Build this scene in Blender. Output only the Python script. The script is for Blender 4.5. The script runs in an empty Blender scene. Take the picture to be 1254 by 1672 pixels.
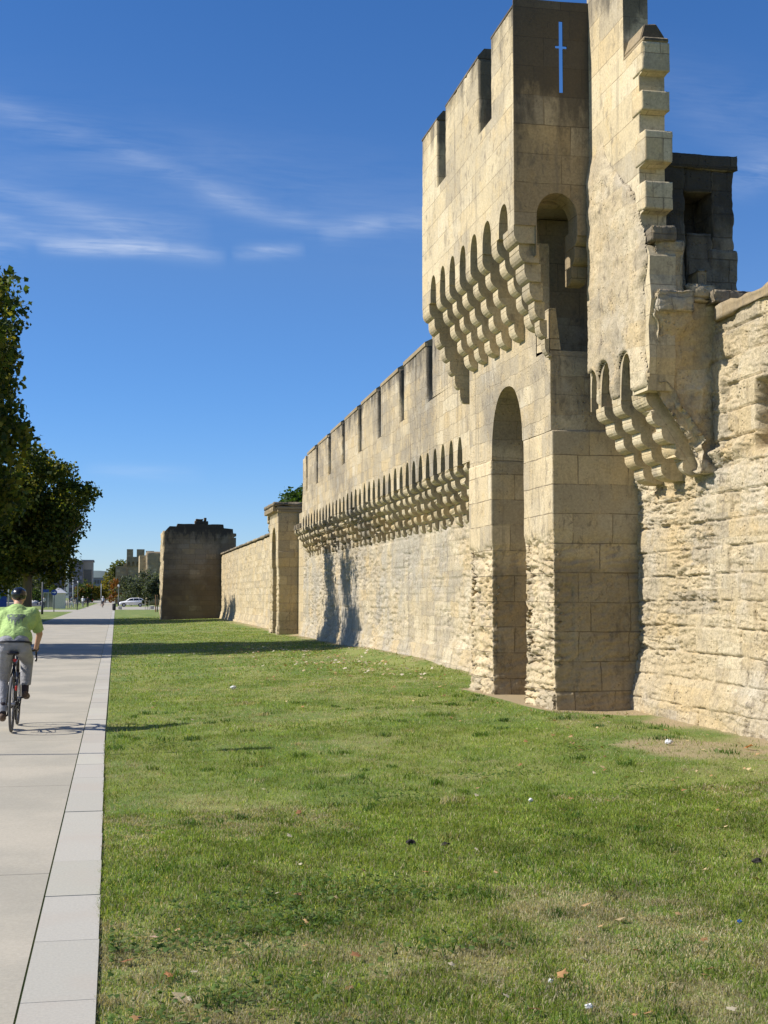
import bpy, bmesh, math, random
import numpy as np
from mathutils import Vector, Matrix
R = math.radians
random.seed(7); rng = np.random.default_rng(7)
SC = bpy.context.scene

# ------------------------------------------------------------------ camera, world, sun, exposure
cd = bpy.data.cameras.new("camera"); cam = bpy.data.objects.new("camera", cd)
SC.collection.objects.link(cam); SC.camera = cam
cd.sensor_fit = 'VERTICAL'; cd.sensor_height = 36.0; cd.lens = 36.0 * 2200 / 1672
cd.clip_start = 0.1; cd.clip_end = 8000
cam.location = (0, 0, 1.65); cam.rotation_euler = (R(90 + 3.615), 0, R(-11.235))
SUN_EL, SUN_AZ = 39.0, -84.0            # azimuth clockwise from +Y: the sun stands to the left, a hair ahead
SC.view_settings.view_transform = 'Standard'; SC.view_settings.look = 'None'
SC.view_settings.exposure = 0.50; SC.view_settings.gamma = 1.0
SC.cycles.max_bounces = 8; SC.cycles.diffuse_bounces = 3; SC.cycles.transparent_max_bounces = 8

W = bpy.data.worlds.new("World"); SC.world = W; W.use_nodes = True
def world():
    nt = W.node_tree; N = nt.nodes; L = nt.links; N.clear()
    out = N.new('ShaderNodeOutputWorld'); bg = N.new('ShaderNodeBackground'); bg.inputs[1].default_value = 0.088
    sky = N.new('ShaderNodeTexSky'); sky.sky_type = 'NISHITA'; sky.sun_disc = False
    sky.sun_elevation = R(SUN_EL); sky.sun_rotation = R(SUN_AZ); sky.air_density = 1.0; sky.dust_density = 0.08; sky.ozone_density = 2.2; sky.altitude = 300
    tc = N.new('ShaderNodeTexCoord'); sep = N.new('ShaderNodeSeparateXYZ'); L.new(tc.outputs['Generated'], sep.inputs[0])
    def m(op, a, b=None, c=None):
        n = N.new('ShaderNodeMath'); n.operation = op
        for i, v in enumerate((a, b, c)):
            if v is None: continue
            if isinstance(v, (int, float)): n.inputs[i].default_value = v
            else: L.new(v, n.inputs[i])
        return n.outputs[0]
    y = m('MAXIMUM', sep.outputs[1], 0.02)
    u = m('DIVIDE', sep.outputs[0], y); v = m('DIVIDE', sep.outputs[2], y)
    com = N.new('ShaderNodeCombineXYZ'); L.new(u, com.inputs[0]); L.new(v, com.inputs[1])
    def tex(scale, ang, sx, sy, det=6, dist=0.6):
        mp = N.new('ShaderNodeMapping'); mp.vector_type = 'POINT'; mp.inputs['Rotation'].default_value = (0, 0, ang)
        mp.inputs['Scale'].default_value = (sx, sy, 1); L.new(com.outputs[0], mp.inputs[0])
        t = N.new('ShaderNodeTexNoise'); t.inputs['Scale'].default_value = scale; t.inputs['Detail'].default_value = det
        t.inputs['Roughness'].default_value = 0.55; t.inputs['Distortion'].default_value = dist
        L.new(mp.outputs[0], t.inputs['Vector']); return t.outputs[0]
    total = None
    # cirrus wisps: (u0,v0)-(u1,v1), half thickness, strength, fray angle
    for (u0, v0, u1, v1, w, s) in ((-.055, .256, .03, .259, .0055, 1.7), (.02, .258, .075, .254, .006, .8), (.085, .258, .135, .263, .005, .95), (-.14, .292, -.045, .258, .008, .65), (-.12, .302, .02, .270, .011, .5), (-.15, .257, -.07, .250, .009, .9),
                                   (-.01, .335, .09, .296, .007, .36), (.06, .302, .165, .277, .008, .36), (.15, .276, .20, .287, .008, .5), (.18, .285, .26, .292, .008, .3), (-.12, .37, .01, .325, .010, .30), (-.06, .268, .06, .276, .012, .45),
                                   (.48, .335, .53, .355, .014, .55), (.40, .42, .60, .36, .03, .22), (-.02, .093, .06, .090, .005, .35), (-.3, .36, .35, .285, .035, .18)):
        dx, dy = u1 - u0, v1 - v0; ln = math.hypot(dx, dy); dx /= ln; dy /= ln
        au = m('SUBTRACT', u, u0); av = m('SUBTRACT', v, v0)
        t = m('ADD', m('MULTIPLY', au, dx), m('MULTIPLY', av, dy)); q = m('SUBTRACT', m('MULTIPLY', av, dx), m('MULTIPLY', au, dy))
        tt = m('DIVIDE', m('SUBTRACT', t, ln / 2), ln / 2 * 1.15); along = m('SUBTRACT', 1.0, m('POWER', m('ABSOLUTE', tt), 2.6)); along = m('MAXIMUM', along, 0)
        g = m('EXPONENT', m('MULTIPLY', m('POWER', m('ABSOLUTE', m('DIVIDE', q, w)), 2.0), -1.0))
        c = m('MULTIPLY', m('MULTIPLY', g, along), s)
        total = c if total is None else m('ADD', total, c)
    n1 = tex(9, .30, 1, 4.5); n2 = tex(34, .38, .6, 5.5, 11, 1.3)
    fr = m('ADD', m('MULTIPLY', n1, .75), m('MULTIPLY', n2, .35))
    fr = m('MAXIMUM', m('MULTIPLY', m('SUBTRACT', fr, .36), 2.6), 0)
    al = m('MINIMUM', m('MULTIPLY', m('MULTIPLY', total, fr), .46), .75)
    hs = N.new('ShaderNodeHueSaturation'); hs.inputs['Saturation'].default_value = 1.30; 
    el = m('MINIMUM', m('MAXIMUM', m('MULTIPLY', v, 4.0), 0), 1.0)
    tint = N.new('ShaderNodeMixRGB'); L.new(el, tint.inputs[0]); tint.inputs[1].default_value = (.68, .84, 1.24, 1); tint.inputs[2].default_value = (1.02, .96, 1.08, 1)
    mt = N.new('ShaderNodeMixRGB'); mt.blend_type = 'MULTIPLY'; mt.inputs[0].default_value = 1; L.new(sky.outputs[0], mt.inputs[1]); L.new(tint.outputs[0], mt.inputs[2]); L.new(mt.outputs[0], hs.inputs['Color'])
    mix = N.new('ShaderNodeMixRGB'); L.new(al, mix.inputs[0]); L.new(hs.outputs[0], mix.inputs[1]); mix.inputs[2].default_value = (6.6, 7.2, 8.2, 1)
    L.new(mix.outputs[0], bg.inputs[0]); L.new(bg.outputs[0], out.inputs[0])
world()
sd = bpy.data.lights.new("sun", 'SUN'); sd.energy = 5.0; sd.angle = R(0.53); sd.color = (1.0, 0.945, 0.86)
sun = bpy.data.objects.new("sun", sd); SC.collection.objects.link(sun)
sun.rotation_euler = Vector((-math.sin(R(SUN_AZ)) * math.cos(R(SUN_EL)), -math.cos(R(SUN_AZ)) * math.cos(R(SUN_EL)), -math.sin(R(SUN_EL)))).to_track_quat('-Z', 'Y').to_euler()
sun.location = (-60, 10, 60)

# ------------------------------------------------------------------ helpers
def sstep(a, b, x):
    t = np.clip((np.asarray(x, float) - a) / (b - a), 0, 1); return t * t * (3 - 2 * t)
def _hash(i, j, k, s):
    h = (i * 374761393 + j * 668265263 + k * 2147483647 + s * 1274126177).astype(np.int64) & 0xffffffff
    h = ((h ^ (h >> 13)) * 1274126177) & 0xffffffff
    h = ((h ^ (h >> 16)) * 2246822519) & 0xffffffff
    return ((h ^ (h >> 15)) & 0xffffff) / float(0xffffff)
def vn(x, y, z=0.0, s=0):                        # value noise 0..1
    x, y, z = np.broadcast_arrays(np.asarray(x, float), np.asarray(y, float), np.asarray(z, float))
    i = np.floor(x).astype(np.int64); j = np.floor(y).astype(np.int64); k = np.floor(z).astype(np.int64)
    fx, fy, fz = x - i, y - j, z - k
    fx = fx * fx * (3 - 2 * fx); fy = fy * fy * (3 - 2 * fy); fz = fz * fz * (3 - 2 * fz)
    r = 0
    for a in (0, 1):
        for b in (0, 1):
            for c in (0, 1):
                r = r + _hash(i + a, j + b, k + c, s) * (fx if a else 1 - fx) * (fy if b else 1 - fy) * (fz if c else 1 - fz)
    return r
def fbm(x, y, z=0.0, o=4, s=0, g=.5):
    r = 0; a = 1; t = 0
    for n in range(o):
        f = 2.03 ** n; r = r + a * vn(np.asarray(x) * f, np.asarray(y) * f, np.asarray(z) * f, s + n * 17); t += a; a *= g
    return r / t

def make(name, V, F, mat, parent=None, smooth=False, uvsrc=None, kind=None):
    """one mesh object in world coordinates, UVs in metres by box projection"""
    V = np.asarray(V, float); me = bpy.data.meshes.new(name)
    if isinstance(F, np.ndarray):
        n = F.shape[1]; me.vertices.add(len(V)); me.vertices.foreach_set('co', V.ravel().astype('f4'))
        me.loops.add(F.size); me.loops.foreach_set('vertex_index', F.ravel().astype('i4'))
        me.polygons.add(len(F)); me.polygons.foreach_set('loop_start', np.arange(0, F.size, n, dtype='i4'))
        me.polygons.foreach_set('loop_total', np.full(len(F), n, 'i4')); me.update(calc_edges=True)
        S = V if uvsrc is None else np.asarray(uvsrc, float)
        nr = np.cross(S[F[:, 1]] - S[F[:, 0]], S[F[:, 2]] - S[F[:, 0]]); ax = np.abs(nr).argmax(1)
        P = S[F]; uv = np.empty((len(F), n, 2)); 
        for a, (p, q) in enumerate(((1, 2), (0, 2), (0, 1))):
            k = ax == a; uv[k] = P[k][:, :, (p, q)]
        me.uv_layers.new(name='uv'); me.uv_layers[0].data.foreach_set('uv', uv.ravel().astype('f4'))
    else:
        me.from_pydata([tuple(v) for v in V], [], [tuple(f) for f in F]); me.update()
        boxuv(me)
    me.materials.append(mat)
    if smooth: me.polygons.foreach_set('use_smooth', np.ones(len(me.polygons), bool))
    return link(name, me, parent, kind)
def boxuv(me):
    uvl = me.uv_layers.new(name='uv') if not me.uv_layers else me.uv_layers[0]
    for p in me.polygons:
        n = p.normal; a = max(range(3), key=lambda i: abs(n[i])); s = ((1, 2), (0, 2), (0, 1))[a]
        for li in p.loop_indices:
            c = me.vertices[me.loops[li].vertex_index].co; uvl.data[li].uv = (c[s[0]], c[s[1]])
def link(name, me, parent=None, kind=None):
    o = bpy.data.objects.new(name, me); SC.collection.objects.link(o)
    if parent: o.parent = parent; o.location = -wloc(parent)
    if kind: o['kind'] = kind
    return o
def wloc(o):
    v = Vector(o.location)
    while o.parent: o = o.parent; v += Vector(o.location)
    return v
def thing(name, label, cat, loc=(0, 0, 0), group=None):
    o = bpy.data.objects.new(name, None); SC.collection.objects.link(o); o.location = loc; o.empty_display_size = .2
    o['label'] = label; o['category'] = cat
    o['kind'] = 'thing'
    if group: o['group'] = group
    return o
def tag(o, label, cat, group=None):
    o['label'] = label; o['category'] = cat
    if group: o['group'] = group
    return o
def place(o, loc): o.location = loc; return o

class MB:                                        # gathers shapes for ONE mesh
    def __init__(s): s.v = []; s.f = []
    def add(s, V, F): b = len(s.v); s.v += [tuple(p) for p in V]; s.f += [tuple(i + b for i in f) for f in F]; return s
    def box(s, x0, x1, y0, y1, z0, z1, tx=0, ty=0):
        return s.add([(x0, y0, z0), (x1, y0, z0), (x1, y1, z0), (x0, y1, z0), (x0 + tx, y0 + ty, z1), (x1 - tx, y0 + ty, z1), (x1 - tx, y1 - ty, z1), (x0 + tx, y1 - ty, z1)],
                     [(0, 3, 2, 1), (4, 5, 6, 7), (0, 1, 5, 4), (1, 2, 6, 5), (2, 3, 7, 6), (3, 0, 4, 7)])
    def tube(s, pts, rad, n=8, cap=True):
        pts = [Vector(p) for p in pts]; rad = rad if isinstance(rad, (list, tuple)) else [rad] * len(pts); V = []; F = []
        for i, p in enumerate(pts):
            d = (pts[min(i + 1, len(pts) - 1)] - pts[max(i - 1, 0)]).normalized()
            a = d.orthogonal().normalized() if abs(d.z) > .9 else d.cross(Vector((0, 0, 1))).normalized(); b = d.cross(a)
            V += [p + (a * math.cos(2 * math.pi * k / n) + b * math.sin(2 * math.pi * k / n)) * rad[i] for k in range(n)]
        for i in range(len(pts) - 1):
            for k in range(n): F.append((i * n + k, i * n + (k + 1) % n, (i + 1) * n + (k + 1) % n, (i + 1) * n + k))
        if cap: F += [tuple(range(n))[::-1], tuple(range((len(pts) - 1) * n, len(pts) * n))]
        return s.add(V, F)
    def ring(s, c, R0, r, axis='x', n=40, m=8):
        c = Vector(c); V = []; F = []
        for i in range(n):
            t = 2 * math.pi * i / n
            d = {'x': Vector((0, math.cos(t), math.sin(t))), 'y': Vector((math.cos(t), 0, math.sin(t))), 'z': Vector((math.cos(t), math.sin(t), 0))}[axis]
            a = {'x': Vector((1, 0, 0)), 'y': Vector((0, 1, 0)), 'z': Vector((0, 0, 1))}[axis]
            V += [c + d * (R0 + r * math.cos(2 * math.pi * k / m)) + a * (r * math.sin(2 * math.pi * k / m)) for k in range(m)]
        for i in range(n):
            for k in range(m): F.append((i * m + k, ((i + 1) % n) * m + k, ((i + 1) % n) * m + (k + 1) % m, i * m + (k + 1) % m))
        return s.add(V, F)
    def ball(s, c, r, n=10, m=7):
        r = r if isinstance(r, (tuple, list)) else (r, r, r); V = [(c[0], c[1], c[2] - r[2])]; F = []
        for i in range(1, m):
            t = math.pi * i / m
            V += [(c[0] + r[0] * math.sin(t) * math.cos(2 * math.pi * k / n), c[1] + r[1] * math.sin(t) * math.sin(2 * math.pi * k / n), c[2] - r[2] * math.cos(t)) for k in range(n)]
        V.append((c[0], c[1], c[2] + r[2])); e = len(V) - 1
        F += [(0, 1 + (k + 1) % n, 1 + k) for k in range(n)]
        for i in range(m - 2):
            for k in range(n): F.append((1 + i * n + k, 1 + i * n + (k + 1) % n, 1 + (i + 1) * n + (k + 1) % n, 1 + (i + 1) * n + k))
        F += [(e, 1 + (m - 2) * n + k, 1 + (m - 2) * n + (k + 1) % n) for k in range(n)]
        return s.add(V, F)
    def prism(s, pts, axis, a, b):               # outline extruded along an axis ('x': pts are (y,z); 'y': (x,z); 'z': (x,y))
        put = {'x': lambda p, t: (t, p[0], p[1]), 'y': lambda p, t: (p[0], t, p[1]), 'z': lambda p, t: (p[0], p[1], t)}[axis]
        n = len(pts); V = [put(p, a) for p in pts] + [put(p, b) for p in pts]
        F = [tuple(range(n)), tuple(range(2 * n - 1, n - 1, -1))] + [(i, (i + 1) % n, n + (i + 1) % n, n + i) for i in range(n)]
        return s.add(V, F)
    def build(s, name, mat, parent=None, smooth=False, bevel=0, jit=0, kind=None, seg=1, xf=None):
        bm = bmesh.new(); vs = [bm.verts.new(p) for p in s.v]
        for f in s.f:
            try: bm.faces.new([vs[i] for i in f])
            except ValueError: pass
        bmesh.ops.recalc_face_normals(bm, faces=bm.faces)
        if bevel:
            es = [e for e in bm.edges if len(e.link_faces) == 2 and e.calc_face_angle(0) > .5]
            bmesh.ops.bevel(bm, geom=es, offset=bevel, segments=seg, affect='EDGES', clamp_overlap=True)
        if jit:
            for v in bm.verts: v.co += Vector([float(vn(*(v.co * 5.3), s=k)) - .5 for k in range(3)]) * 2 * jit
        if xf: bm.transform(xf)
        me = bpy.data.meshes.new(name); bm.to_mesh(me); bm.free(); boxuv(me); me.materials.append(mat)
        if smooth:
            me.polygons.foreach_set('use_smooth', np.ones(len(me.polygons), bool))
        return link(name, me, parent, kind)

def rough(pts, step=.09, amp=.012, s=0):         # worn outline: subdivides and jitters
    out = []
    for i, p in enumerate(pts):
        q = pts[(i + 1) % len(pts)]; n = max(1, int(math.hypot(q[0] - p[0], q[1] - p[1]) / step))
        for k in range(n):
            t = k / n; x = p[0] + (q[0] - p[0]) * t; y = p[1] + (q[1] - p[1]) * t
            out.append((x + (float(vn(x * 7, y * 7, s)) - .5) * 2 * amp, y + (float(vn(x * 7 + 40, y * 7, s)) - .5) * 2 * amp))
    return out
def arch(c, half, z0, z1, n=7, pointed=.35):     # points from right foot over the apex to the left foot (y decreasing)
    P = []
    for i in range(n + 1):
        t = i / n; a = t * math.pi / 2; P.append((c + half * math.cos(a) ** (1 - pointed * .3), z0 + (z1 - z0) * (math.sin(a) ** (1 + pointed * .25))))
    return P + [(2 * c - y, z) for (y, z) in P[::-1][1:]]

def rock_box(name, x0, x1, y0, y1, z0, z1, res, disp, mat, parent=None, bottom=True, pre=None):
    """a block with a finely divided, weathered skin: disp(P, N) gives the inward wear"""
    lin = lambda a, b: np.linspace(a, b, max(2, int(round((b - a) / res)) + 1))
    X, Y, Z = lin(x0, x1), lin(y0, y1), lin(z0, z1); V = []; F = []; base = 0
    def face(A, B, f, flip):
        nonlocal base
        a, b = np.meshgrid(A, B, indexing='ij'); V.append(f(a.ravel(), b.ravel())); na, nb = len(A), len(B)
        i = (np.arange(na - 1)[:, None] * nb + np.arange(nb - 1)[None]).ravel() + base
        q = np.stack([i, i + nb, i + nb + 1, i + 1], 1); F.append(q[:, ::-1] if flip else q); base += na * nb
    st = lambda *c: np.stack(np.broadcast_arrays(*c), 1)
    face(Y, Z, lambda a, b: st(np.full_like(a, x0), a, b), True); face(Y, Z, lambda a, b: st(np.full_like(a, x1), a, b), False)
    face(X, Z, lambda a, b: st(a, np.full_like(a, y0), b), False); face(X, Z, lambda a, b: st(a, np.full_like(a, y1), b), True)
    face(X, Y, lambda a, b: st(a, b, np.full_like(a, z1)), False)
    if bottom: face(X, Y, lambda a, b: st(a, b, np.full_like(a, z0)), True)
    V = np.concatenate(V); F = np.concatenate(F)
    U, inv = np.unique(np.round(V, 5), axis=0, return_inverse=True); inv = inv.ravel(); F = inv[F]
    if pre: U = pre(U)
    fn = np.cross(U[F[:, 1]] - U[F[:, 0]], U[F[:, 2]] - U[F[:, 0]]); fn /= np.linalg.norm(fn, axis=1)[:, None] + 1e-12
    N = np.zeros_like(U)
    for k in range(4): np.add.at(N, F[:, k], fn)
    N /= np.linalg.norm(N, axis=1)[:, None] + 1e-12
    D = U - N * disp(U, N)[:, None]
    return make(name, D, F, mat, parent, smooth=True, uvsrc=U)
def relief(name, X, ys, zs, off, mat, parent):
    """a wall skin facing -X: off(y,z) > 0 goes into the wall"""
    y, z = np.meshgrid(ys, zs, indexing='ij'); y = y.ravel(); z = z.ravel(); n = len(zs)
    i = (np.arange(len(ys) - 1)[:, None] * n + np.arange(n - 1)[None]).ravel()
    F = np.stack([i, i + 1, i + n + 1, i + n], 1)
    V = np.stack([X + off(y, z), y, z], 1); S = np.stack([np.full_like(y, X), y, z], 1)
    return make(name, V, F, mat, parent, smooth=True, uvsrc=S)

# ------------------------------------------------------------------ materials
class NT:
    def __init__(s, name):
        s.m = bpy.data.materials.new(name); s.m.use_nodes = True; s.N = s.m.node_tree.nodes; s.L = s.m.node_tree.links; s.N.clear()
        s.out = s.N.new('ShaderNodeOutputMaterial'); s.b = s.N.new('ShaderNodeBsdfPrincipled'); s.L.new(s.b.outputs[0], s.out.inputs[0])
        s.b.inputs['Roughness'].default_value = .9; s.b.inputs['Specular IOR Level'].default_value = .25
    def lk(s, v, sock):
        if isinstance(v, (int, float)): sock.default_value = v
        elif isinstance(v, tuple): sock.default_value = v if len(v) == len(sock.default_value) else (*v, 1)
        else: s.L.new(v, sock)
    def math(s, op, a, b=0.0, c=0.0, clamp=False):
        n = s.N.new('ShaderNodeMath'); n.operation = op; n.use_clamp = clamp; s.lk(a, n.inputs[0]); s.lk(b, n.inputs[1]); s.lk(c, n.inputs[2]); return n.outputs[0]
    def mix(s, f, a, b, mode='MIX'):
        n = s.N.new('ShaderNodeMixRGB'); n.blend_type = mode; s.lk(f, n.inputs[0]); s.lk(a, n.inputs[1]); s.lk(b, n.inputs[2]); return n.outputs[0]
    def noise(s, vec, scale, det=4, rough=.55, dist=0.0):
        n = s.N.new('ShaderNodeTexNoise'); s.L.new(vec, n.inputs['Vector']); n.inputs['Scale'].default_value = scale; n.inputs['Detail'].default_value = det
        n.inputs['Roughness'].default_value = rough; n.inputs['Distortion'].default_value = dist; return n.outputs[0]
    def ramp(s, v, a, b, lo=0.0, hi=1.0):
        n = s.N.new('ShaderNodeMapRange'); n.interpolation_type = 'SMOOTHSTEP'; s.lk(v, n.inputs[0]); s.lk(a, n.inputs[1]); s.lk(b, n.inputs[2]); s.lk(lo, n.inputs[3]); s.lk(hi, n.inputs[4]); return n.outputs[0]
    def map(s, vec, scale=(1, 1, 1), loc=(0, 0, 0)):
        n = s.N.new('ShaderNodeMapping'); s.L.new(vec, n.inputs[0]); n.inputs['Scale'].default_value = scale; n.inputs['Location'].default_value = loc; return n.outputs[0]
    def uv(s): n = s.N.new('ShaderNodeUVMap'); n.uv_map = 'uv'; return n.outputs[0]
    def pos(s): return s.N.new('ShaderNodeNewGeometry').outputs['Position']
    def sep(s, v): n = s.N.new('ShaderNodeSeparateXYZ'); s.L.new(v, n.inputs[0]); return n.outputs
    def bump(s, h, strength=.5, dist=.02):
        n = s.N.new('ShaderNodeBump'); n.inputs['Strength'].default_value = strength; n.inputs['Distance'].default_value = dist; s.L.new(h, n.inputs['Height']); s.L.new(n.outputs[0], s.b.inputs['Normal'])
    def done(s, col): s.lk(col, s.b.inputs['Base Color']); return s.m

def stone(name, c1, c2, bw=.8, bh=.33, mortar=.008, mcol=(.12, .09, .055), patch=(.30, .25, .17), patch_amt=.5, streak=.35, crust=None, crust_amt=1.0, low_dark=None, bump=.5, grain=1.0, pits=.4, joint=1.0, white=0.0, warp=.02, vary=1.0, grime=1.0):
    t = NT(name); uv = t.uv(); P = t.pos(); z = t.sep(P)[2]
    wv = t.noise(uv, 2.3, 3); w3 = t.N.new('ShaderNodeVectorMath'); w3.operation = 'SCALE'; 
    nc = t.N.new('ShaderNodeTexNoise'); t.L.new(uv, nc.inputs['Vector']); nc.inputs['Scale'].default_value = 1.7; nc.inputs['Detail'].default_value = 4
    t.L.new(nc.outputs[1], w3.inputs[0]); w3.inputs['Scale'].default_value = warp * 2
    ad = t.N.new('ShaderNodeVectorMath'); t.L.new(uv, ad.inputs[0]); t.L.new(w3.outputs[0], ad.inputs[1])
    br = t.N.new('ShaderNodeTexBrick'); t.L.new(ad.outputs[0], br.inputs['Vector']); br.inputs['Scale'].default_value = 1
    br.inputs['Brick Width'].default_value = bw; br.inputs['Row Height'].default_value = bh; br.inputs['Mortar Size'].default_value = mortar
    br.inputs['Mortar Smooth'].default_value = .4; br.inputs['Bias'].default_value = 0; br.offset = .43; br.squash = .8; br.squash_frequency = 3
    br.inputs['Color1'].default_value = (0, 0, 0, 1); br.inputs['Color2'].default_value = (1, 1, 1, 1); br.inputs['Mortar'].default_value = (.5, .5, .5, 1)
    big = t.noise(P, .55, 5, .6, .4); mid = t.noise(P, 3.1, 5, .62, .3); fine = t.noise(P, 30, 6, .7)
    col = t.mix(t.ramp(br.outputs[0], 0, 1, 0, .85), c1, c2)
    r_ = br.outputs[0]
    col = t.mix(t.math('MULTIPLY', t.ramp(r_, .74, .84), .55 * vary), col, (.33, .285, .21)); col = t.mix(t.math('MULTIPLY', t.math('MULTIPLY', t.ramp(r_, .30, .36), t.ramp(r_, .50, .44)), .5 * vary), col, (.47, .35, .18)); col = t.mix(t.math('MULTIPLY', t.ramp(r_, .12, .04), .5 * vary), col, (.56, .48, .33))
    col = t.mix(t.math('MULTIPLY', t.ramp(big, .42, .62), patch_amt), col, patch)
    col = t.mix(t.math('MULTIPLY', t.ramp(mid, .50, .72), .40), col, (c2[0] * 1.12, c2[1] * 1.02, c2[2] * .80))
    col = t.mix(t.math('MULTIPLY', t.ramp(mid, .48, .28), .30), col, (.23, .20, .155))
    if white: col = t.mix(t.math('MULTIPLY', t.ramp(t.noise(P, 1.2, 6, .6), .52, .68), white), col, (.50, .465, .39))
    st = t.noise(t.map(P, (3.2, 3.2, .22)), 1.6, 6, .65, .2); col = t.mix(t.math('MULTIPLY', t.ramp(st, .53, .74), streak), col, (.145, .125, .10))
    gr = t.noise(t.map(P, (1, 1, .55)), 7.5, 7, .72, .5); col = t.mix(t.math('MULTIPLY', t.ramp(gr, .52, .66), t.math('MULTIPLY', t.ramp(big, .35, .55, .35, 1), .72 * grime)), col, (.17, .14, .10))
    li = t.noise(P, 22, 5, .7); col = t.mix(t.math('MULTIPLY', t.math('MULTIPLY', t.ramp(li, .60, .68), t.ramp(mid, .42, .58)), .75 * grime), col, (.10, .085, .065))
    g = t.ramp(fine, .25, .75, 1 - .22 * grain, 1 + .14 * grain); col = t.mix(1.0, col, g, 'MULTIPLY')
    jn = t.ramp(t.noise(P, 2.6, 4, .6), .34, .58, .15, 1.0); jf = t.math('MULTIPLY', br.outputs[1], jn)
    col = t.mix(t.math('MULTIPLY', jf, .75 * joint), col, mcol)
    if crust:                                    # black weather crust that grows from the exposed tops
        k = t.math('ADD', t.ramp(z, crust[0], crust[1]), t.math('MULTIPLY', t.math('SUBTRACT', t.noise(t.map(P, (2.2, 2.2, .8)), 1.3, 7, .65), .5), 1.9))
        ny = t.sep(t.N.new('ShaderNodeNewGeometry').outputs['Normal'])[1]   # crust plus painted shade on faces turned from the sun
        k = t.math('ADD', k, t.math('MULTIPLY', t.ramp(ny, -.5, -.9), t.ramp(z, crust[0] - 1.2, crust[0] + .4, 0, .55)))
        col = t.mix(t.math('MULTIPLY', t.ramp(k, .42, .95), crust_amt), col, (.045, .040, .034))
    if low_dark:                                 # damp stain and painted shade at the foot, with a ragged edge
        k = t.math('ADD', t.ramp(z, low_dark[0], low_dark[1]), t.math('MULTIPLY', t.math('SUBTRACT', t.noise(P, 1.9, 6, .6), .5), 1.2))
        ny = t.sep(t.N.new('ShaderNodeNewGeometry').outputs['Normal'])[1]   # full strength only on the sunless faces, deepening their shade in colour
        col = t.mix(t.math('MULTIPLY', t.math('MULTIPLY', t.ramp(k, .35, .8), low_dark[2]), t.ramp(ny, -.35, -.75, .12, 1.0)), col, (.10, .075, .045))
    vo = t.N.new('ShaderNodeTexVoronoi'); t.L.new(P, vo.inputs['Vector']); vo.inputs['Scale'].default_value = 17
    h = t.math('SUBTRACT', t.math('ADD', t.math('MULTIPLY', fine, .5 * grain), t.math('MULTIPLY', mid, .9)), t.math('MULTIPLY', jf, .9 * joint))
    h = t.math('SUBTRACT', h, t.math('MULTIPLY', t.ramp(vo.outputs[0], .34, .05), t.math('MULTIPLY', t.ramp(mid, .45, .6), pits)))
    t.bump(h, bump, .03); return t.done(col)

def plain(name, col, rough=.7, spec=.3, metal=0.0, var=.0):
    t = NT(name); t.b.inputs['Roughness'].default_value = rough; t.b.inputs['Specular IOR Level'].default_value = spec; t.b.inputs['Metallic'].default_value = metal
    n = t.noise(t.pos(), 9, 5); return t.done(t.mix(1.0, col, t.ramp(n, .25, .75, 1 - .18 - var, 1.08 + var), 'MULTIPLY'))
def leafy(name, attr='tint', trans=.35):
    t = NT(name); a = t.N.new('ShaderNodeAttribute'); a.attribute_name = attr; t.b.inputs['Roughness'].default_value = .6
    t.done(a.outputs[0]); tr = t.N.new('ShaderNodeBsdfTranslucent'); t.L.new(t.mix(1.0, a.outputs[0], (1.25, 1.2, .55), 'MULTIPLY'), tr.inputs[0])
    mx = t.N.new('ShaderNodeMixShader'); mx.inputs[0].default_value = trans; t.L.new(t.b.outputs[0], mx.inputs[1]); t.L.new(tr.outputs[0], mx.inputs[2]); t.L.new(mx.outputs[0], t.out.inputs[0]); return t.m

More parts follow.
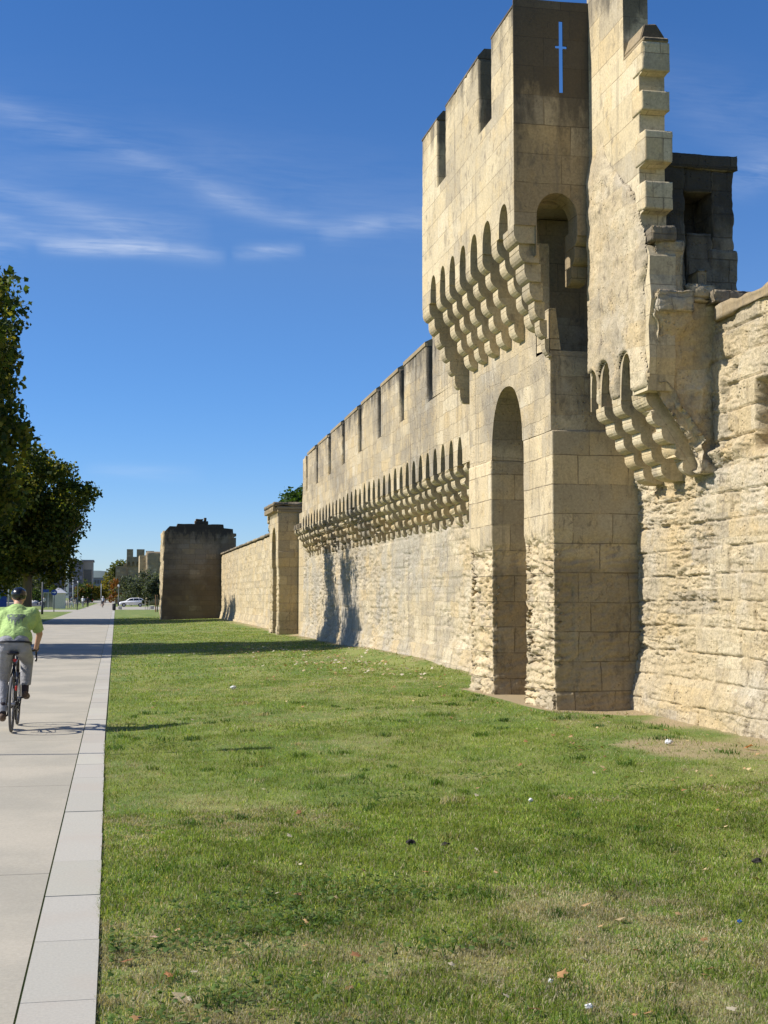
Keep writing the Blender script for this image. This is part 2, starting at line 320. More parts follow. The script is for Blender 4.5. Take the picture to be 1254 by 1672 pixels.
C1, C2 = (.53, .43, .27), (.43, .34, .20)
M = dict(
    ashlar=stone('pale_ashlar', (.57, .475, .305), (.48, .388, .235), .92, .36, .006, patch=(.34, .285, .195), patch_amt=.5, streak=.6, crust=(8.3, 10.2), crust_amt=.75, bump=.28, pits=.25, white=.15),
    shade=stone('shaded_old_ashlar', (.34, .265, .16), (.25, .19, .11), .85, .40, .007, patch=(.26, .205, .125), patch_amt=.6, streak=.6, crust=(7.6, 9.6), crust_amt=.8, bump=.35, pits=.3),  # ashlar with the sunless side's shade put into its colour; also the grey copings
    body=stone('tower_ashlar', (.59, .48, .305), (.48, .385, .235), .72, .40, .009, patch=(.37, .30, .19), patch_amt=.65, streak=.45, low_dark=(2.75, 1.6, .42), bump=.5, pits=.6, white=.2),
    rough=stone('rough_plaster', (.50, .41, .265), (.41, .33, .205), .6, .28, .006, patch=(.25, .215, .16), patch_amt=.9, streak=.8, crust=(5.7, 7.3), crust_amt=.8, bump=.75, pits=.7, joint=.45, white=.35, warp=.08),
    rubble=stone('rubble_facing_stone', (.52, .425, .27), (.44, .35, .215), .7, .3, .004, patch=(.34, .285, .20), patch_amt=.7, streak=.3, bump=.8, pits=.7, joint=.1, white=.3, warp=.1),
    corbel=stone('corbel_stone', (.55, .457, .295), (.45, .362, .225), 3, .2405, .004, patch=(.30, .25, .165), patch_amt=.6, streak=.35, bump=.4, pits=.4, joint=.2),
    corbel_old=stone('weathered_corbel_stone', (.42, .345, .22), (.34, .285, .185), 3, .2, .004, patch=(.21, .19, .16), patch_amt=.85, streak=.6, bump=.7, pits=.6, joint=.2),
    eroded=stone('eroded_stone', (.51, .415, .26), (.43, .34, .20), .75, .30, .004, patch=(.40, .345, .25), patch_amt=.75, streak=.28, bump=.9, grain=1.4, pits=.9, joint=.10, white=.35, warp=.06),
    curtain=stone('streaked_wall_stone', (.49, .41, .275), (.41, .335, .215), .7, .32, .006, patch=(.35, .32, .26), patch_amt=.8, streak=.75, bump=.75, grain=1.2, pits=.7, joint=.4, white=.2, warp=.05),
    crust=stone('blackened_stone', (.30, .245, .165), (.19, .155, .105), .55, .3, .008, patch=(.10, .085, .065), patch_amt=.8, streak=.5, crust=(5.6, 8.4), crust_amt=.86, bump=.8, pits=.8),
    far=stone('far_wall_stone', (.50, .405, .25), (.42, .335, .20), .8, .36, .007, patch=(.40, .335, .22), patch_amt=.5, streak=.35, low_dark=(2.2, .3, .3), bump=.6, pits=.5),
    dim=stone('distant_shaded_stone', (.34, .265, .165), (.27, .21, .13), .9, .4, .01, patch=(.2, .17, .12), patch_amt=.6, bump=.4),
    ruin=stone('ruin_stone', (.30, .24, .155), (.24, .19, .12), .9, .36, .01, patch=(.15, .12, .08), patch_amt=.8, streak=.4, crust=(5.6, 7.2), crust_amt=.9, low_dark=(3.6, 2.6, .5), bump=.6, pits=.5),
)
# ------------------------------------------------------------------ ground, path, lawn
def gz(x, y):                                    # the lawn climbs gently from the path to the wall foot
    x = np.asarray(x, float); y = np.asarray(y, float)
    s = np.clip(x, 0, 8.2) * .025 * (1 - sstep(110, 170, y))
    s = s + .055 * sstep(.25, 1.5, x) * (1 - sstep(60, 90, y)) * (vn(x * .9, y * .5, s=3) - .5)
    s = s + .10 * np.exp(-((x - 6.6) / .45) ** 2) * sstep(27, 30, y) * (1 - sstep(36, 40, y)) - .05 * np.exp(-((x - 6.6) / .6) ** 2) * (1 - sstep(20, 27, y))
    return s
def dryness(x, y):                               # 0 lush .. 1 straw
    a = fbm(x * .75, y * .5, 0, 4, 11); b = fbm(x * 2.6, y * 1.9, 0, 4, 23)
    d = sstep(.46, .68, a * .62 + b * .40)
    d = np.maximum(d, sstep(4.2, 5.6, x) * (1 - sstep(10, 18, np.abs(y - 13.5) * 2.2)) * sstep(.36, .55, b) * .9)
    return np.clip(d + .30 * (1 - sstep(5.0, 8.5, y)) * sstep(.45, .62, b), 0, 1)
def ground():
    xs = np.unique(np.round(np.concatenate([[-3000, -800, -200, -60, -20, -8, -4.5, -2, -.6, -.1], np.arange(0, 9.01, .25), [12, 20, 60, 200, 800, 3000]]), 3))
    ys = np.unique(np.round(np.concatenate([[-3000, -300, -30, 0], np.arange(3, 60, .4), np.arange(60, 180, 3), [190, 220, 260, 320, 400, 500, 700, 1100, 1800, 3500, 6000]]), 3))
    X, Y = np.meshgrid(xs, ys, indexing='ij'); n = len(ys)
    V = np.stack([X.ravel(), Y.ravel(), gz(X, Y).ravel()], 1); i = (np.arange(len(xs) - 1)[:, None] * n + np.arange(n - 1)[None]).ravel()
    t = NT('lawn_turf'); P = t.pos(); s = t.sep(P)
    a = t.noise(t.map(P, (.55, .33, 1)), 1.6, 5, .6); b = t.noise(P, 3.2, 5, .65); c = t.noise(P, 28, 5, .7)
    col = t.mix(t.ramp(a, .40, .62), (.11, .175, .03), (.215, .24, .065))
    col = t.mix(t.math('MULTIPLY', t.ramp(b, .52, .70), .55), col, (.29, .25, .115))
    col = t.mix(t.math('MULTIPLY', t.ramp(c, .45, .75), .5), col, (.22, .21, .085))
    # bare earth at the wall foot
    e = t.math('ADD', t.ramp(s[0], 5.5, 7.2), t.math('MULTIPLY', t.math('SUBTRACT', t.noise(P, .8, 5, .6), .5), 1.6))
    box = t.math('MULTIPLY', t.math('MULTIPLY', t.ramp(s[0], 5.55, 5.7), t.ramp(s[1], 16.6, 17.1)), t.ramp(s[1], 22.4, 21.8)); pt = t.N.new('ShaderNodeVectorMath'); pt.operation = 'LENGTH'; t.L.new(t.map(P, (1 / .95, 1 / 1.5, 0), (-5.55 / .95, -12.7 / 1.5, 0)), pt.inputs[0])
    e = t.math('ADD', t.math('ADD', e, box), t.ramp(t.math('ADD', pt.outputs['Value'], t.math('MULTIPLY', t.math('SUBTRACT', t.noise(P, 1.6, 4), .5), 1.8)), 1.3, .3, 0, .85))
    e = t.math('MULTIPLY', t.ramp(e, .55, 1.0), t.ramp(s[0], 9.0, 8.0)); col = t.mix(t.math('MULTIPLY', e, t.ramp(s[1], 110, 60, 0, .9)), col, (.37, .28, .17))
    t.bump(t.math('ADD', c, t.math('MULTIPLY', b, .6)), .8, .03)
    make('ground', V, np.stack([i, i + n, i + n + 1, i + 1], 1), t.done(col), kind='structure', smooth=True)
ground()
def paving():
    t = NT('path_concrete'); P = t.pos(); s = t.sep(P)
    a = t.noise(P, .7, 5, .6); b = t.noise(P, 60, 4, .7); c = t.noise(t.map(P, (1, .2, 1)), 1.1, 5)
    col = t.mix(t.ramp(a, .35, .65), (.35, .325, .262), (.43, .39, .31)); col = t.mix(t.math('MULTIPLY', t.ramp(c, .5, .7), .12), col, (.36, .33, .285))
    col = t.mix(1.0, col, t.ramp(b, .2, .8, .86, 1.08), 'MULTIPLY')
    f = t.math('FRACT', t.math('DIVIDE', t.math('ADD', s[1], -2.6), 3.85)); d = t.math('ABSOLUTE', t.math('SUBTRACT', f, .5))
    j = t.math('LESS_THAN', d, .0022); col = t.mix(t.math('MULTIPLY', j, .75), col, (.13, .12, .10))
    col = t.mix(t.math('MULTIPLY', t.ramp(t.noise(P, 2.4, 6, .7), .52, .74), .30), col, (.31, .28, .225)); col = t.mix(t.math('MULTIPLY', t.ramp(t.noise(P, 150, 2, .5), .62, .7), .35), col, (.25, .23, .20))
    sp = t.N.new('ShaderNodeTexVoronoi'); t.L.new(P, sp.inputs['Vector']); sp.inputs['Scale'].default_value = 1.1
    col = t.mix(t.math('MULTIPLY', t.math('LESS_THAN', sp.outputs[0], .035), .6), col, (.12, .11, .10))
    t.bump(t.math('SUBTRACT', b, t.math('MULTIPLY', j, 3)), .25, .004); pm = t.done(col)
    F = [(0, 1, 2, 3)]
    make('path', [(-4.7, -30, .008), (-.3605, -30, .008), (-.4678, 430, .008), (-4.7, 430, .008)], F, pm, kind='structure')
    make('side_path', [(-70, 157, .004), (-4.0, 157, .004), (-4.0, 181, .004), (-70, 181, .004)], F, pm, kind='structure')
    make('side_path', [(-.1, 181, .004), (90, 181, .004), (90, 236, .004), (-.1, 236, .004)], F, pm, kind='structure')
    make('square', [(-90, 395, .006), (60, 395, .006), (60, 640, .006), (-90, 640, .006)], F, pm, kind='structure')
    ap = plain('asphalt', (.075, .078, .085), .85, .2, var=.06); make('car_park', [(-120, 255, .004), (-9.5, 255, .004), (-9.5, 394, .004), (-120, 394, .004)], F, ap, kind='structure')
    # pale kerb stones, flush with path: one kerb, its stones with real joints
    t = NT('kerb_stone'); P = t.pos(); b = t.noise(P, 70, 4, .7); a = t.noise(P, 1.3, 4)
    n = t.N.new('ShaderNodeAttribute'); n.attribute_name = 'tint'; col = t.mix(1.0, n.outputs[0], t.ramp(b, .2, .8, .86, 1.08), 'MULTIPLY'); col = t.mix(t.math('MULTIPLY', t.ramp(a, .45, .7), .45), col, (.40, .35, .29))
    sp = t.N.new('ShaderNodeTexVoronoi'); t.L.new(P, sp.inputs['Vector']); sp.inputs['Scale'].default_value = 1.6; col = t.mix(t.math('MULTIPLY', t.math('LESS_THAN', sp.outputs[0], .04), .6), col, (.2, .17, .14))
    t.bump(b, .2, .004); km = t.done(col)
    V = []; F = []; T = []
    y = -4.17
    while y < 300:
        L_ = .99 if y < 120 else 6.0; g = .004; x0 = -.36 - (y / 300) * .07; e = .004 * random.random(); b = len(V)
        x1 = -.055 - .05 * min(1, max(0, (y - 6) / 10))
        V += [(x0, y + g, -.1), (x1, y + g, -.1), (x1, y + L_ - g, -.1), (x0, y + L_ - g, -.1), (x0 + .003, y + g, .012 + e), (x1 - .003, y + g, .012 + e), (x1 - .003, y + L_ - g, .012 + e), (x0 + .003, y + L_ - g, .012 + e)]
        F += [tuple(k + b for k in f) for f in ((4, 5, 6, 7), (0, 1, 5, 4), (1, 2, 6, 5), (2, 3, 7, 6), (3, 0, 4, 7))]
        c = .385 + .06 * random.random(); T += [(c, c * (.945 + .015 * random.random()), c * (.80 + .03 * random.random()), 1)] * 8; y += L_
    o = make('kerb', V, F, km, kind='structure'); at = o.data.color_attributes.new('tint', 'FLOAT_COLOR', 'POINT'); at.data.foreach_set('color', np.array(T, 'f4').ravel())
paving()

# ------------------------------------------------------------------ ramparts
def weather(u, z, e, amp, seed, bw=.62, bh=.32, joint=.024):
    """depth of wear of coursed limestone: sharp thin strata, block by block, with open joints"""
    zz = z + .035 * (fbm(u * 1.1, z * .9, 0, 3, seed) - .5); row = np.floor(zz / bh).astype(int); fz = zz / bh - row
    uu = u / bw + .5 * (row % 2) + .6 * _hash(row, row * 0, row * 0, seed + 1) + .02 * fbm(u * 5, z * 9, 0, 2, seed + 9); col = np.floor(uu).astype(int); fu = uu - col
    r = _hash(row, col, row * 0, seed + 2); r2 = _hash(row, col, row * 0 + 1, seed + 3)
    e = np.clip(e + (r - .5) * .75, 0, 1)
    n1 = fbm(u * 1.9, z * 19 + 1.2 * np.sin(u * 2), 0, 4, seed + 4, .5); n2 = fbm(u * 5.5, z * 44, 0, 4, seed + 5, .6); n3 = fbm(u * 3.2, z * 7.5, 0, 5, seed + 6, .6); n4 = fbm(u * 17, z * 26, 0, 3, seed + 7, .6)
    d = e * (.50 * sstep(.50, .555, n1) + .32 * sstep(.50, .57, n2) + .45 * sstep(.52, .66, n3) + .30 * sstep(.52, .70, n4))
    w = fbm(u * 4, z * 4, 0, 3, seed + 8)
    jm = np.maximum(sstep(.055, .02, np.minimum(fz, 1 - fz)), sstep(.030, .010, np.minimum(fu, 1 - fu))) * sstep(.30, .45, w)
    return amp * d + joint * jm + .022 * (r2 - .5) + .014 * (n4 - .5)
def corbel_mesh(name, mat, Xf, Xb, zt, n, h, dx, w, jit=.004, bev=.008, miss=0, s=0):
    m = MB(); pts = [(Xb, zt), (Xf, zt)]
    for i in range(n):
        x = Xf + i * dx; z0 = zt - i * h; f = .30 * h; rx = dx * 1.25 if i < n - 1 else dx * 1.5; rz = h - f
        if i: pts.append((x, z0))
        pts += [(x, z0 - f + .006), (x + .007, z0 - f), (x, z0 - f - .006)]
        pts += [(x + rx * (1 - math.cos(a)), z0 - f - rz * math.sin(a)) for a in [k * math.pi / 2 / 6 for k in range(1, 7)]]
    pts.append((Xb, zt - n * h)); m.prism(pts, 'y', -w / 2, w / 2)
    o = m.build(name, mat, None, bevel=bev)
    me = o.data; co = np.empty(len(me.vertices) * 3); me.vertices.foreach_get('co', co); co = co.reshape(-1, 3)
    d = np.stack([fbm(co[:, 0] * 6 + s * 9, co[:, 1] * 6, co[:, 2] * 6, 2, s + k) - .5 for k in range(3)], 1) * 2 * jit
    if miss: d += (fbm(co[:, 0] * 4 + s, co[:, 1] * 4, co[:, 2] * 4, 2, 50 + s) > .55)[:, None] * np.array([[miss, 0, miss * .4]])
    me.vertices.foreach_set('co', (co + d).ravel()); me.update()
    bpy.data.objects.remove(o); return me
def put(name, me, parent, y, z=0.0, x=0.0, label=None):
    o = link(name, me); o.parent = parent; o.location = Vector((x, y + random.uniform(-.012, .012), z + random.uniform(-.008, .008))) - wloc(parent); o.rotation_euler = (R(random.uniform(-.8, .8)), R(random.uniform(-.12, .12)), R(random.uniform(-.15, .15))); o.scale = (1, random.uniform(.93, 1.07), 1)
    if label: o['label'] = label
    return o
def wear_pier(zt, amp=.10, edge=.9):
    def f(P, N):
        x, y, z = P.T; low = sstep(zt + .06, zt - .12, z + .16 * (fbm(x * 2, y * 2, z * 1.5, 3, 5) - .5))
        corner = (np.abs(N).max(1) < .9) * 1.0
        d = weather(x + y, z, .45 + .5 * sstep(.35, .6, fbm(x * 1.5, y * 1.5, z * 1.2, 3, 35)), amp, 19, .5, .36, .02)
        d = d * np.where(N[:, 1] < -.8, .28, 1.0) + .02 * (fbm(x * 9, y * 9, z * 9, 3, 29) - .5)
        d = d * (1 + corner * edge) + corner * .05 * low
        foot = -.05 * sstep(.75, .15, z)
        up = .006 * (fbm(x * 3, y * 3, z * 3, 3, 2) - .5) * 2 + corner * .008
        return low * (d * sstep(.0, .5, z + .35) + .02 + foot * (1 - corner)) + (1 - low) * up
    return f
def coping(m, x0, x1, y0, y1, z, h=.14):          # merlon with a low weathered cap
    m.prism([(x0, z), (x0, z + h * .2), (x0 + (x1 - x0) * .35, z + h), (x1 - (x1 - x0) * .2, z + h), (x1, z + h * .3), (x1, z)], 'y', y0, y1)

def chip(a, s=0):                                  # sound ashlar: softly broken arrises
    def f(P, N):
        c = np.abs(N).max(1) < .9; n = fbm(P[:, 0] * 9, P[:, 1] * 9, P[:, 2] * 9, 3, s)
        return a * (n - .4) + c * (a * .8 + a * 5 * sstep(.58, .75, fbm(P[:, 0] * 4, P[:, 1] * 4, P[:, 2] * 4, 3, s + 4)))
    return f
# ---- the tower by the camera
tower = thing('wall_tower', 'tall square battlemented tower with two tiers of stone, arched niche and cross-shaped arrow slit', 'tower', (6.5, 19.6, .14))
rock_box('pier', 5.78, 7.2, 17.40, 18.72, 0, 3.92, .02, wear_pier(2.5), M['body'], tower, bottom=False)
rock_box('pier', 5.76, 7.2, 20.38, 21.74, 0, 3.80, .025, wear_pier(2.45), M['body'], tower, bottom=False)
rock_box('niche_wall', 7.02, 7.3, 18.5, 20.6, 0, 5.0, .07, lambda P, N: .03 * fbm(P[:, 0], P[:, 1] * 4, P[:, 2] * 5, 3), M['body'], tower, bottom=False)
m = MB(); m.prism(rough([(17.43, 3.92), (18.74, 3.92)] + [(y, z) for y, z in arch(19.55, .80, 4.02, 4.84, 9, .5)[::-1]] + [(20.37, 3.8), (21.71, 3.8), (21.71, 5.6), (18.02, 5.6), (18.02, 5.08), (17.43, 5.02)], .14, .006), 'x', 5.775, 7.25)
m.build('arch_wall', M['rough'], tower)
MB().prism([(5.775, 5.03), (5.93, 5.03), (5.86, 5.6), (5.775, 5.6)], 'y', 17.44, 18.06).build('shaft_side', M['body'], tower)
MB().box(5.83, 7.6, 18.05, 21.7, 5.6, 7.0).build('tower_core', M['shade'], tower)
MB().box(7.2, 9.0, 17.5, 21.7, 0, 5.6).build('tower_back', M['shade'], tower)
MB().box(5.45, 6.45, 17.36, 22.1, 7.02, 7.2).build('shading_deck', M['shade'], tower)  # unseen floor added to darken the slots behind the arches
ZS = 6.60
mt_ = [corbel_mesh('corbel', M['corbel'], 5.14, 5.9, ZS, 5, .245, .118, .27, jit=.008, s=60 + q) for q in range(3)]
for q, y in enumerate((17.97, 18.71, 19.38, 20.03, 20.68, 21.31)):
    o = put('corbel', mt_[q % 3], tower, y); o.rotation_euler = (0, 0, 0)
def corner_stack(sgn, yc):
    m = MB()
    for i in range(7):
        z1 = ZS - i * .24; z0 = z1 - .24; x = 5.14 + i * .088; yf = i * .058; w = .30 - .004 * i
        P = [(x + .5, z1), (x, z1), (x, z1 - .07), (x + .008, z1 - .078), (x, z1 - .086)] + [(x + .11 * (1 - math.cos(a)), z1 - .086 - .154 * math.sin(a)) for a in [k * math.pi / 10 for k in range(1, 6)]] + [(x + .5, z0)]
        if sgn < 0: m.prism([(px if px < x + .4 else 5.46 + i * .045, pz) for px, pz in P], 'y', yc + yf, yc + .5)
        else: m.prism(P, 'y', yc - .5, yc - yf * 1.2)
    return m.build('corbel', M['corbel'], tower, bevel=.007, jit=.004)
corner_stack(-1, 17.0); corner_stack(1, 22.46)
# front parapet: a row of arches on the corbels, crenels on top
pts = [(17.0, ZS)]
ac = [(17.50, .22), (18.34, .225), (19.05, .20), (19.705, .19), (20.355, .19), (20.995, .185), (21.66, .20)]
for c, hw in ac: pts += [(c - hw, ZS)] + arch(c, hw, ZS + .10, 7.02, 8, .5)[::-1] + [(c + hw, ZS)]
pts += [(22.47, ZS), (22.47, 8.42), (17.0, 8.42)]
MB().prism(pts, 'x', 5.14, 5.44).build('parapet', M['ashlar'], tower, jit=.002)
for y0, y1 in ((17.0, 18.08), (18.77, 20.79), (21.38, 22.47)):
    rock_box('merlon', 5.14, 5.44, y0 + .002, y1, 8.42, 9.60, .05, chip(.010, int(y0 * 9)), M['ashlar'], tower, bottom=False); m = MB(); coping(m, 5.135, 5.445, y0, y1, 9.58, .16); m.build('coping', M['shade'], tower, jit=.012)
# side parapet towards the camera, with the machicolation slot and a cross-shaped arrow slit
sx = 5.81; w = .028
A_ = arch(5.735, .285, 6.74, 7.06, 10, .1)          # from right foot over to left foot
left = [p for p in A_ if p[0] < sx]; right = [p for p in A_ if p[0] >= sx]
zc = 7.06 - .006
slitL = [(sx, 8.44), (sx - w, 8.44), (sx - w, 9.05), (sx - .085, 9.05), (sx - .085, 9.09), (sx - w, 9.09), (sx - w, 9.43), (sx, 9.43)]
LP = [(5.14, ZS), (5.44, ZS), (5.44, 6.2), (5.45, 6.2)] + left[::-1] + [(sx, zc)] + slitL + [(sx, 9.70), (5.14, 9.70)]
RP = [(sx, zc)] + right[::-1] + [(6.02, 6.5), (6.5, 6.5), (6.5, 9.72), (sx, 9.70)] + [(2 * sx - a, b) for a, b in slitL[::-1]]
MB().prism(LP, 'y', 16.975, 16.998).build('parapet', M['shade'], tower); MB().prism(RP, 'y', 16.975, 16.998).build('parapet', M['shade'], tower)  # thin facing in the shade-coloured ashlar, darkens the front parapet's end too
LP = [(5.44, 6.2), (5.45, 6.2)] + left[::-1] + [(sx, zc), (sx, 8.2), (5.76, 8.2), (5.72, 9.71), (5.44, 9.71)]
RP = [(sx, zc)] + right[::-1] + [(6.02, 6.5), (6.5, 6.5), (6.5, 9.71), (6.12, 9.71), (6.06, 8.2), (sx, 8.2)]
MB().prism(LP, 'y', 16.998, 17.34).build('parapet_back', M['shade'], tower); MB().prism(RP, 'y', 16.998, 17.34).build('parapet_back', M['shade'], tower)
m = MB()
for i, (z1, yf) in enumerate(((6.62, 17.0), (6.38, 17.10), (6.14, 17.22))):
    m.prism([(17.5, z1), (yf, z1), (yf, z1 - .10)] + [(yf + .12 * (1 - math.cos(a)), z1 - .10 - .14 * math.sin(a)) for a in [k * math.pi / 10 for k in range(1, 6)]] + [(17.5, z1 - .24)], 'x', 6.02, 6.24)
m.build('corbel', M['shade'], tower, bevel=.008, jit=.004)

# ---- broken wall on the near side of the tower
near = thing('rampart_wall', 'deeply eroded wall right of the tower, carrying a tall toothed fragment of parapet', 'wall', (7.2, 15.5, .17))
def near_off(y, z):
    e = .22 + .72 * sstep(.36, .60, fbm(y * .7 + 3, z * .9, 0, 3, 41) + .22 * sstep(1.9, 3.0, z) * sstep(14.0, 15.8, y) - .05 * sstep(15.5, 14.0, y)) * sstep(.55, 1.0, z)
    e = e * np.where(z > 3.25, .35, 1)
    wob = fbm(y * 8, z * 8, 0, 2, 50)
    d = weather(y, z, e, .052, 41, .62, .32, .032)
    d = d - .13 * sstep(1.05, .05, z) - .035 * sstep(.62, .42, z) * sstep(.3, .5, fbm(y * 2, z * 2, 0, 2, 60))
    # upper zone: rubble patches, hollow jamb of a lost opening, broken lip
    up = sstep(3.15, 3.3, z)
    hollow = sstep(.25, .20, np.abs(y - 13.72) + .06 * (wob - .5)) * sstep(3.28, 3.4, z) * sstep(4.12, 3.98, z)
    strip = sstep(.24, .16, np.abs(y - 14.62 + .1 * (wob - .5))) * sstep(4.6, 4.4, z); strip2 = sstep(.22, .12, np.abs(y - 13.62)) * sstep(4.75, 4.6, z)
    lay = .045 * sstep(.45, .7, fbm(y * 6, z * 15, 0, 4, 52))
    d = d + up * (.35 * hollow + (strip + strip2) * (.03 + lay) + .02 * (fbm(y * 4, z * 4, 0, 4, 53) - .4) + .03)
    lip = sstep(.16, .0, np.abs(z - 3.24 - .10 * (fbm(y * 3, 0, 0, 3, 54) - .5) - .12 * sstep(15.6, 14.8, y)))
    d = d - .10 * lip * sstep(.3, .6, fbm(y * 5, z * 6, 0, 3, 55)) * sstep(13.9, 14.4, y)
    return d
relief('wall_face', 7.0, np.arange(13.1, 17.92, .0165), np.arange(0, 5.0, .0145), near_off, M['eroded'], near)
relief('wall_face', 7.0, np.arange(3.0, 13.11, .05), np.arange(0, 5.0, .05), near_off, M['eroded'], near)
MB().box(7.42, 8.6, 3.0, 17.6, 0, 4.96).build('wall_core', M['curtain'], near)
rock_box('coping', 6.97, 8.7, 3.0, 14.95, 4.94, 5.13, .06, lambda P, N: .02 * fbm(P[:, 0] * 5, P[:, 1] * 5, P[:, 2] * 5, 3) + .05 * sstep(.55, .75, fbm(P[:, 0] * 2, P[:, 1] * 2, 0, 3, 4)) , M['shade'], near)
# tall fragment of the old parapet: teeth of keyed stone along its broken edge
F_ = [(17.03, 4.1), (16.99, ZS * 0 + 4.12)]
teeth = [(14.93, 5.72), (15.02, 5.86), (15.22, 5.98), (15.20, 6.30), (15.03, 6.32), (15.03, 6.66), (15.23, 6.68), (15.23, 6.88), (15.01, 6.90), (15.01, 7.28), (15.21, 7.30), (15.21, 7.54), (15.09, 7.56), (15.09, 7.80), (15.20, 7.82), (15.20, 8.02), (15.07, 8.04), (15.07, 8.40), (15.70, 8.40), (15.70, 9.98), (17.02, 9.98)]
P_ = [(17.02, 4.12)]
for c, hw in ((16.86, .14), (16.42, .19), (15.72, .19)):
    P_ += [(c + hw, 4.12)] + arch(c, hw, 4.2, 4.68, 8, .5) + [(c - hw, 4.12)]
P_ += [(15.05, 4.12), (14.97, 4.5), (15.0, 4.9), (14.9, 5.2), (14.95, 5.5)]
P_ = P_ + teeth
MB().prism(P_, 'x', 6.2, 6.53).build('parapet_fragment', M['ashlar'], near, jit=.004)
# rubble skin where its facing stones have fallen away
def skin(name, X, y0, y1, z0, z1, mask, amp, mat, parent, res=.022):
    ys = np.arange(y0, y1, res); zs = np.arange(z0, z1, res); Y, Z = np.meshgrid(ys, zs, indexing='ij'); k = mask(Y, Z)
    h = np.clip(k, 0, 1) * (.02 + amp * fbm(Y * 3.2, Z * 5.5, 0, 5, 81)) + np.clip(k, 0, 1) * .012 * fbm(Y * 20, Z * 24, 0, 3, 82) - .004
    ok = k > .02; n = len(zs); idx = np.arange(Y.size).reshape(Y.shape); q = ok[:-1, :-1] & ok[1:, :-1] & ok[1:, 1:] & ok[:-1, 1:]
    F = np.stack([idx[:-1, :-1][q], idx[:-1, 1:][q], idx[1:, 1:][q], idx[1:, :-1][q]], 1)
    V = np.stack([np.full(Y.size, X) - h.ravel(), Y.ravel(), Z.ravel()], 1)
    return make(name, V, F, mat, parent, smooth=True, uvsrc=np.stack([np.full(Y.size, X), Y.ravel(), Z.ravel()], 1))
def frag_mask(Y, Z):
    edge = 15.02 + .55 * sstep(5.9, 7.0, Z) + .8 * sstep(6.6, 7.6, Z) + .25 * (fbm(Y * 3, Z * 3, 0, 3, 90) - .5)
    k = sstep(0, .1, Y - edge) * sstep(17.0, 16.97, Y) * sstep(7.7, 7.2, Z + .5 * (fbm(Y * 2, Z * 2, 0, 3, 91) - .5) + .5 * sstep(16.6, 15.6, Y))
    for c, hw in ((16.86, .14), (16.42, .19), (15.72, .19)):
        k = k * sstep(.02, .06, np.hypot((Y - c) / 1.0, np.maximum(Z - 4.45, 0) * .9) - hw)
    return k * sstep(4.14, 4.2, Z)
skin('rubble_facing', 6.2, 14.9, 17.01, 4.12, 7.8, frag_mask, .06, M['rubble'], near)
m = MB(); m.box(6.2, 6.53, 15.06, 15.7, 8.40, 8.46); m.prism([(6.2, 8.46), (6.26, 8.66), (6.42, 8.68), (6.53, 8.52), (6.53, 8.46)], 'y', 15.18, 15.70)
m.build('coping', M['shade'], near, bevel=.015, jit=.01)
# projecting courses of the toothing, a touch deeper than the fragment
for z0, z1, y0 in ((8.04, 8.395, 15.06), (7.555, 7.80, 15.08), (6.90, 7.28, 15.0), (6.32, 6.66, 15.02)):
    rock_box('toothing_stone', 6.185, 6.545, y0, y0 + .32, z0, z1, .022, chip(.005, int(z0 * 7)), M['ashlar'], near)
me = corbel_mesh('corbel', M['corbel'], 6.2, 7.1, 4.12, 5, .20, .13, .29, jit=.010)
for y in (16.66, 16.06): put('corbel', me, near, y).rotation_euler = (0, 0, 0)
me = corbel_mesh('corbel', M['corbel'], 6.2, 7.1, 4.12, 5, .20, .13, .30, jit=.02, miss=.05, s=3)
put('corbel', me, near, 15.42).rotation_euler = (0, 0, 0)
wr = lambda amp, f=1.0, s=0: (lambda P, N: amp * (sstep(.3, .7, fbm(P[:, 0] * 4 * f, P[:, 1] * 4 * f, P[:, 2] * 6 * f, 4, s)) + .35 * fbm(P[:, 0] * 14, P[:, 1] * 14, P[:, 2] * 20, 3, s + 5)) + amp * .8 * (np.abs(N).max(1) < .9))
def lump(P, N):
    x, y, z = P.T; return .10 * sstep(.3, .7, fbm(x * 2.6, y * 2.6, z * 2.6, 4, 61)) + .06 * (fbm(x * 9, y * 9, z * 12, 4, 62) - .3) + .07 * (np.abs(N).max(1) < .9)
def lean_in(U):
    U = U.copy(); k = sstep(4.45, 3.15, U[:, 2]); U[:, 0] += k * .62 * (7.3 - U[:, 0]) / 1.08; U[:, 1] += .10 * sstep(5.2, 4.2, U[:, 2]) * (15.4 - U[:, 1]) / .5 - .10 * sstep(4.9, 5.25, U[:, 2]) * (15.4 - U[:, 1]); return U
rock_box('broken_masonry', 6.22, 7.3, 14.90, 15.40, 3.12, 5.28, .020, lump, M['rubble'], near, pre=lean_in)
rock_box('broken_masonry', 6.24, 6.75, 14.82, 15.5, 5.02, 5.32, .025, wr(.05, 1.2, 13), M['rough'], near)
rock_box('broken_masonry', 6.26, 6.66, 14.93, 15.6, 5.28, 5.95, .025, wr(.045, 1.2, 17), M['rough'], near)
rock_box('broken_masonry', 6.66, 7.05, 14.86, 15.5, 5.20, 5.42, .03, wr(.04, 1.2, 19), M['rough'], near)
rock_box('broken_masonry', 6.20, 6.54, 14.88, 15.35, 5.88, 6.10, .025, wr(.03, 1.2, 21), M['crust'], near)
rock_box('broken_masonry', 6.90, 7.75, 14.72, 15.9, 5.12, 5.33, .03, wr(.05, 1.1, 25), M['crust'], near)
rock_box('broken_masonry', 6.80, 6.98, 14.95, 15.3, 5.28, 5.62, .025, wr(.04, 1.1, 27), M['crust'], near)
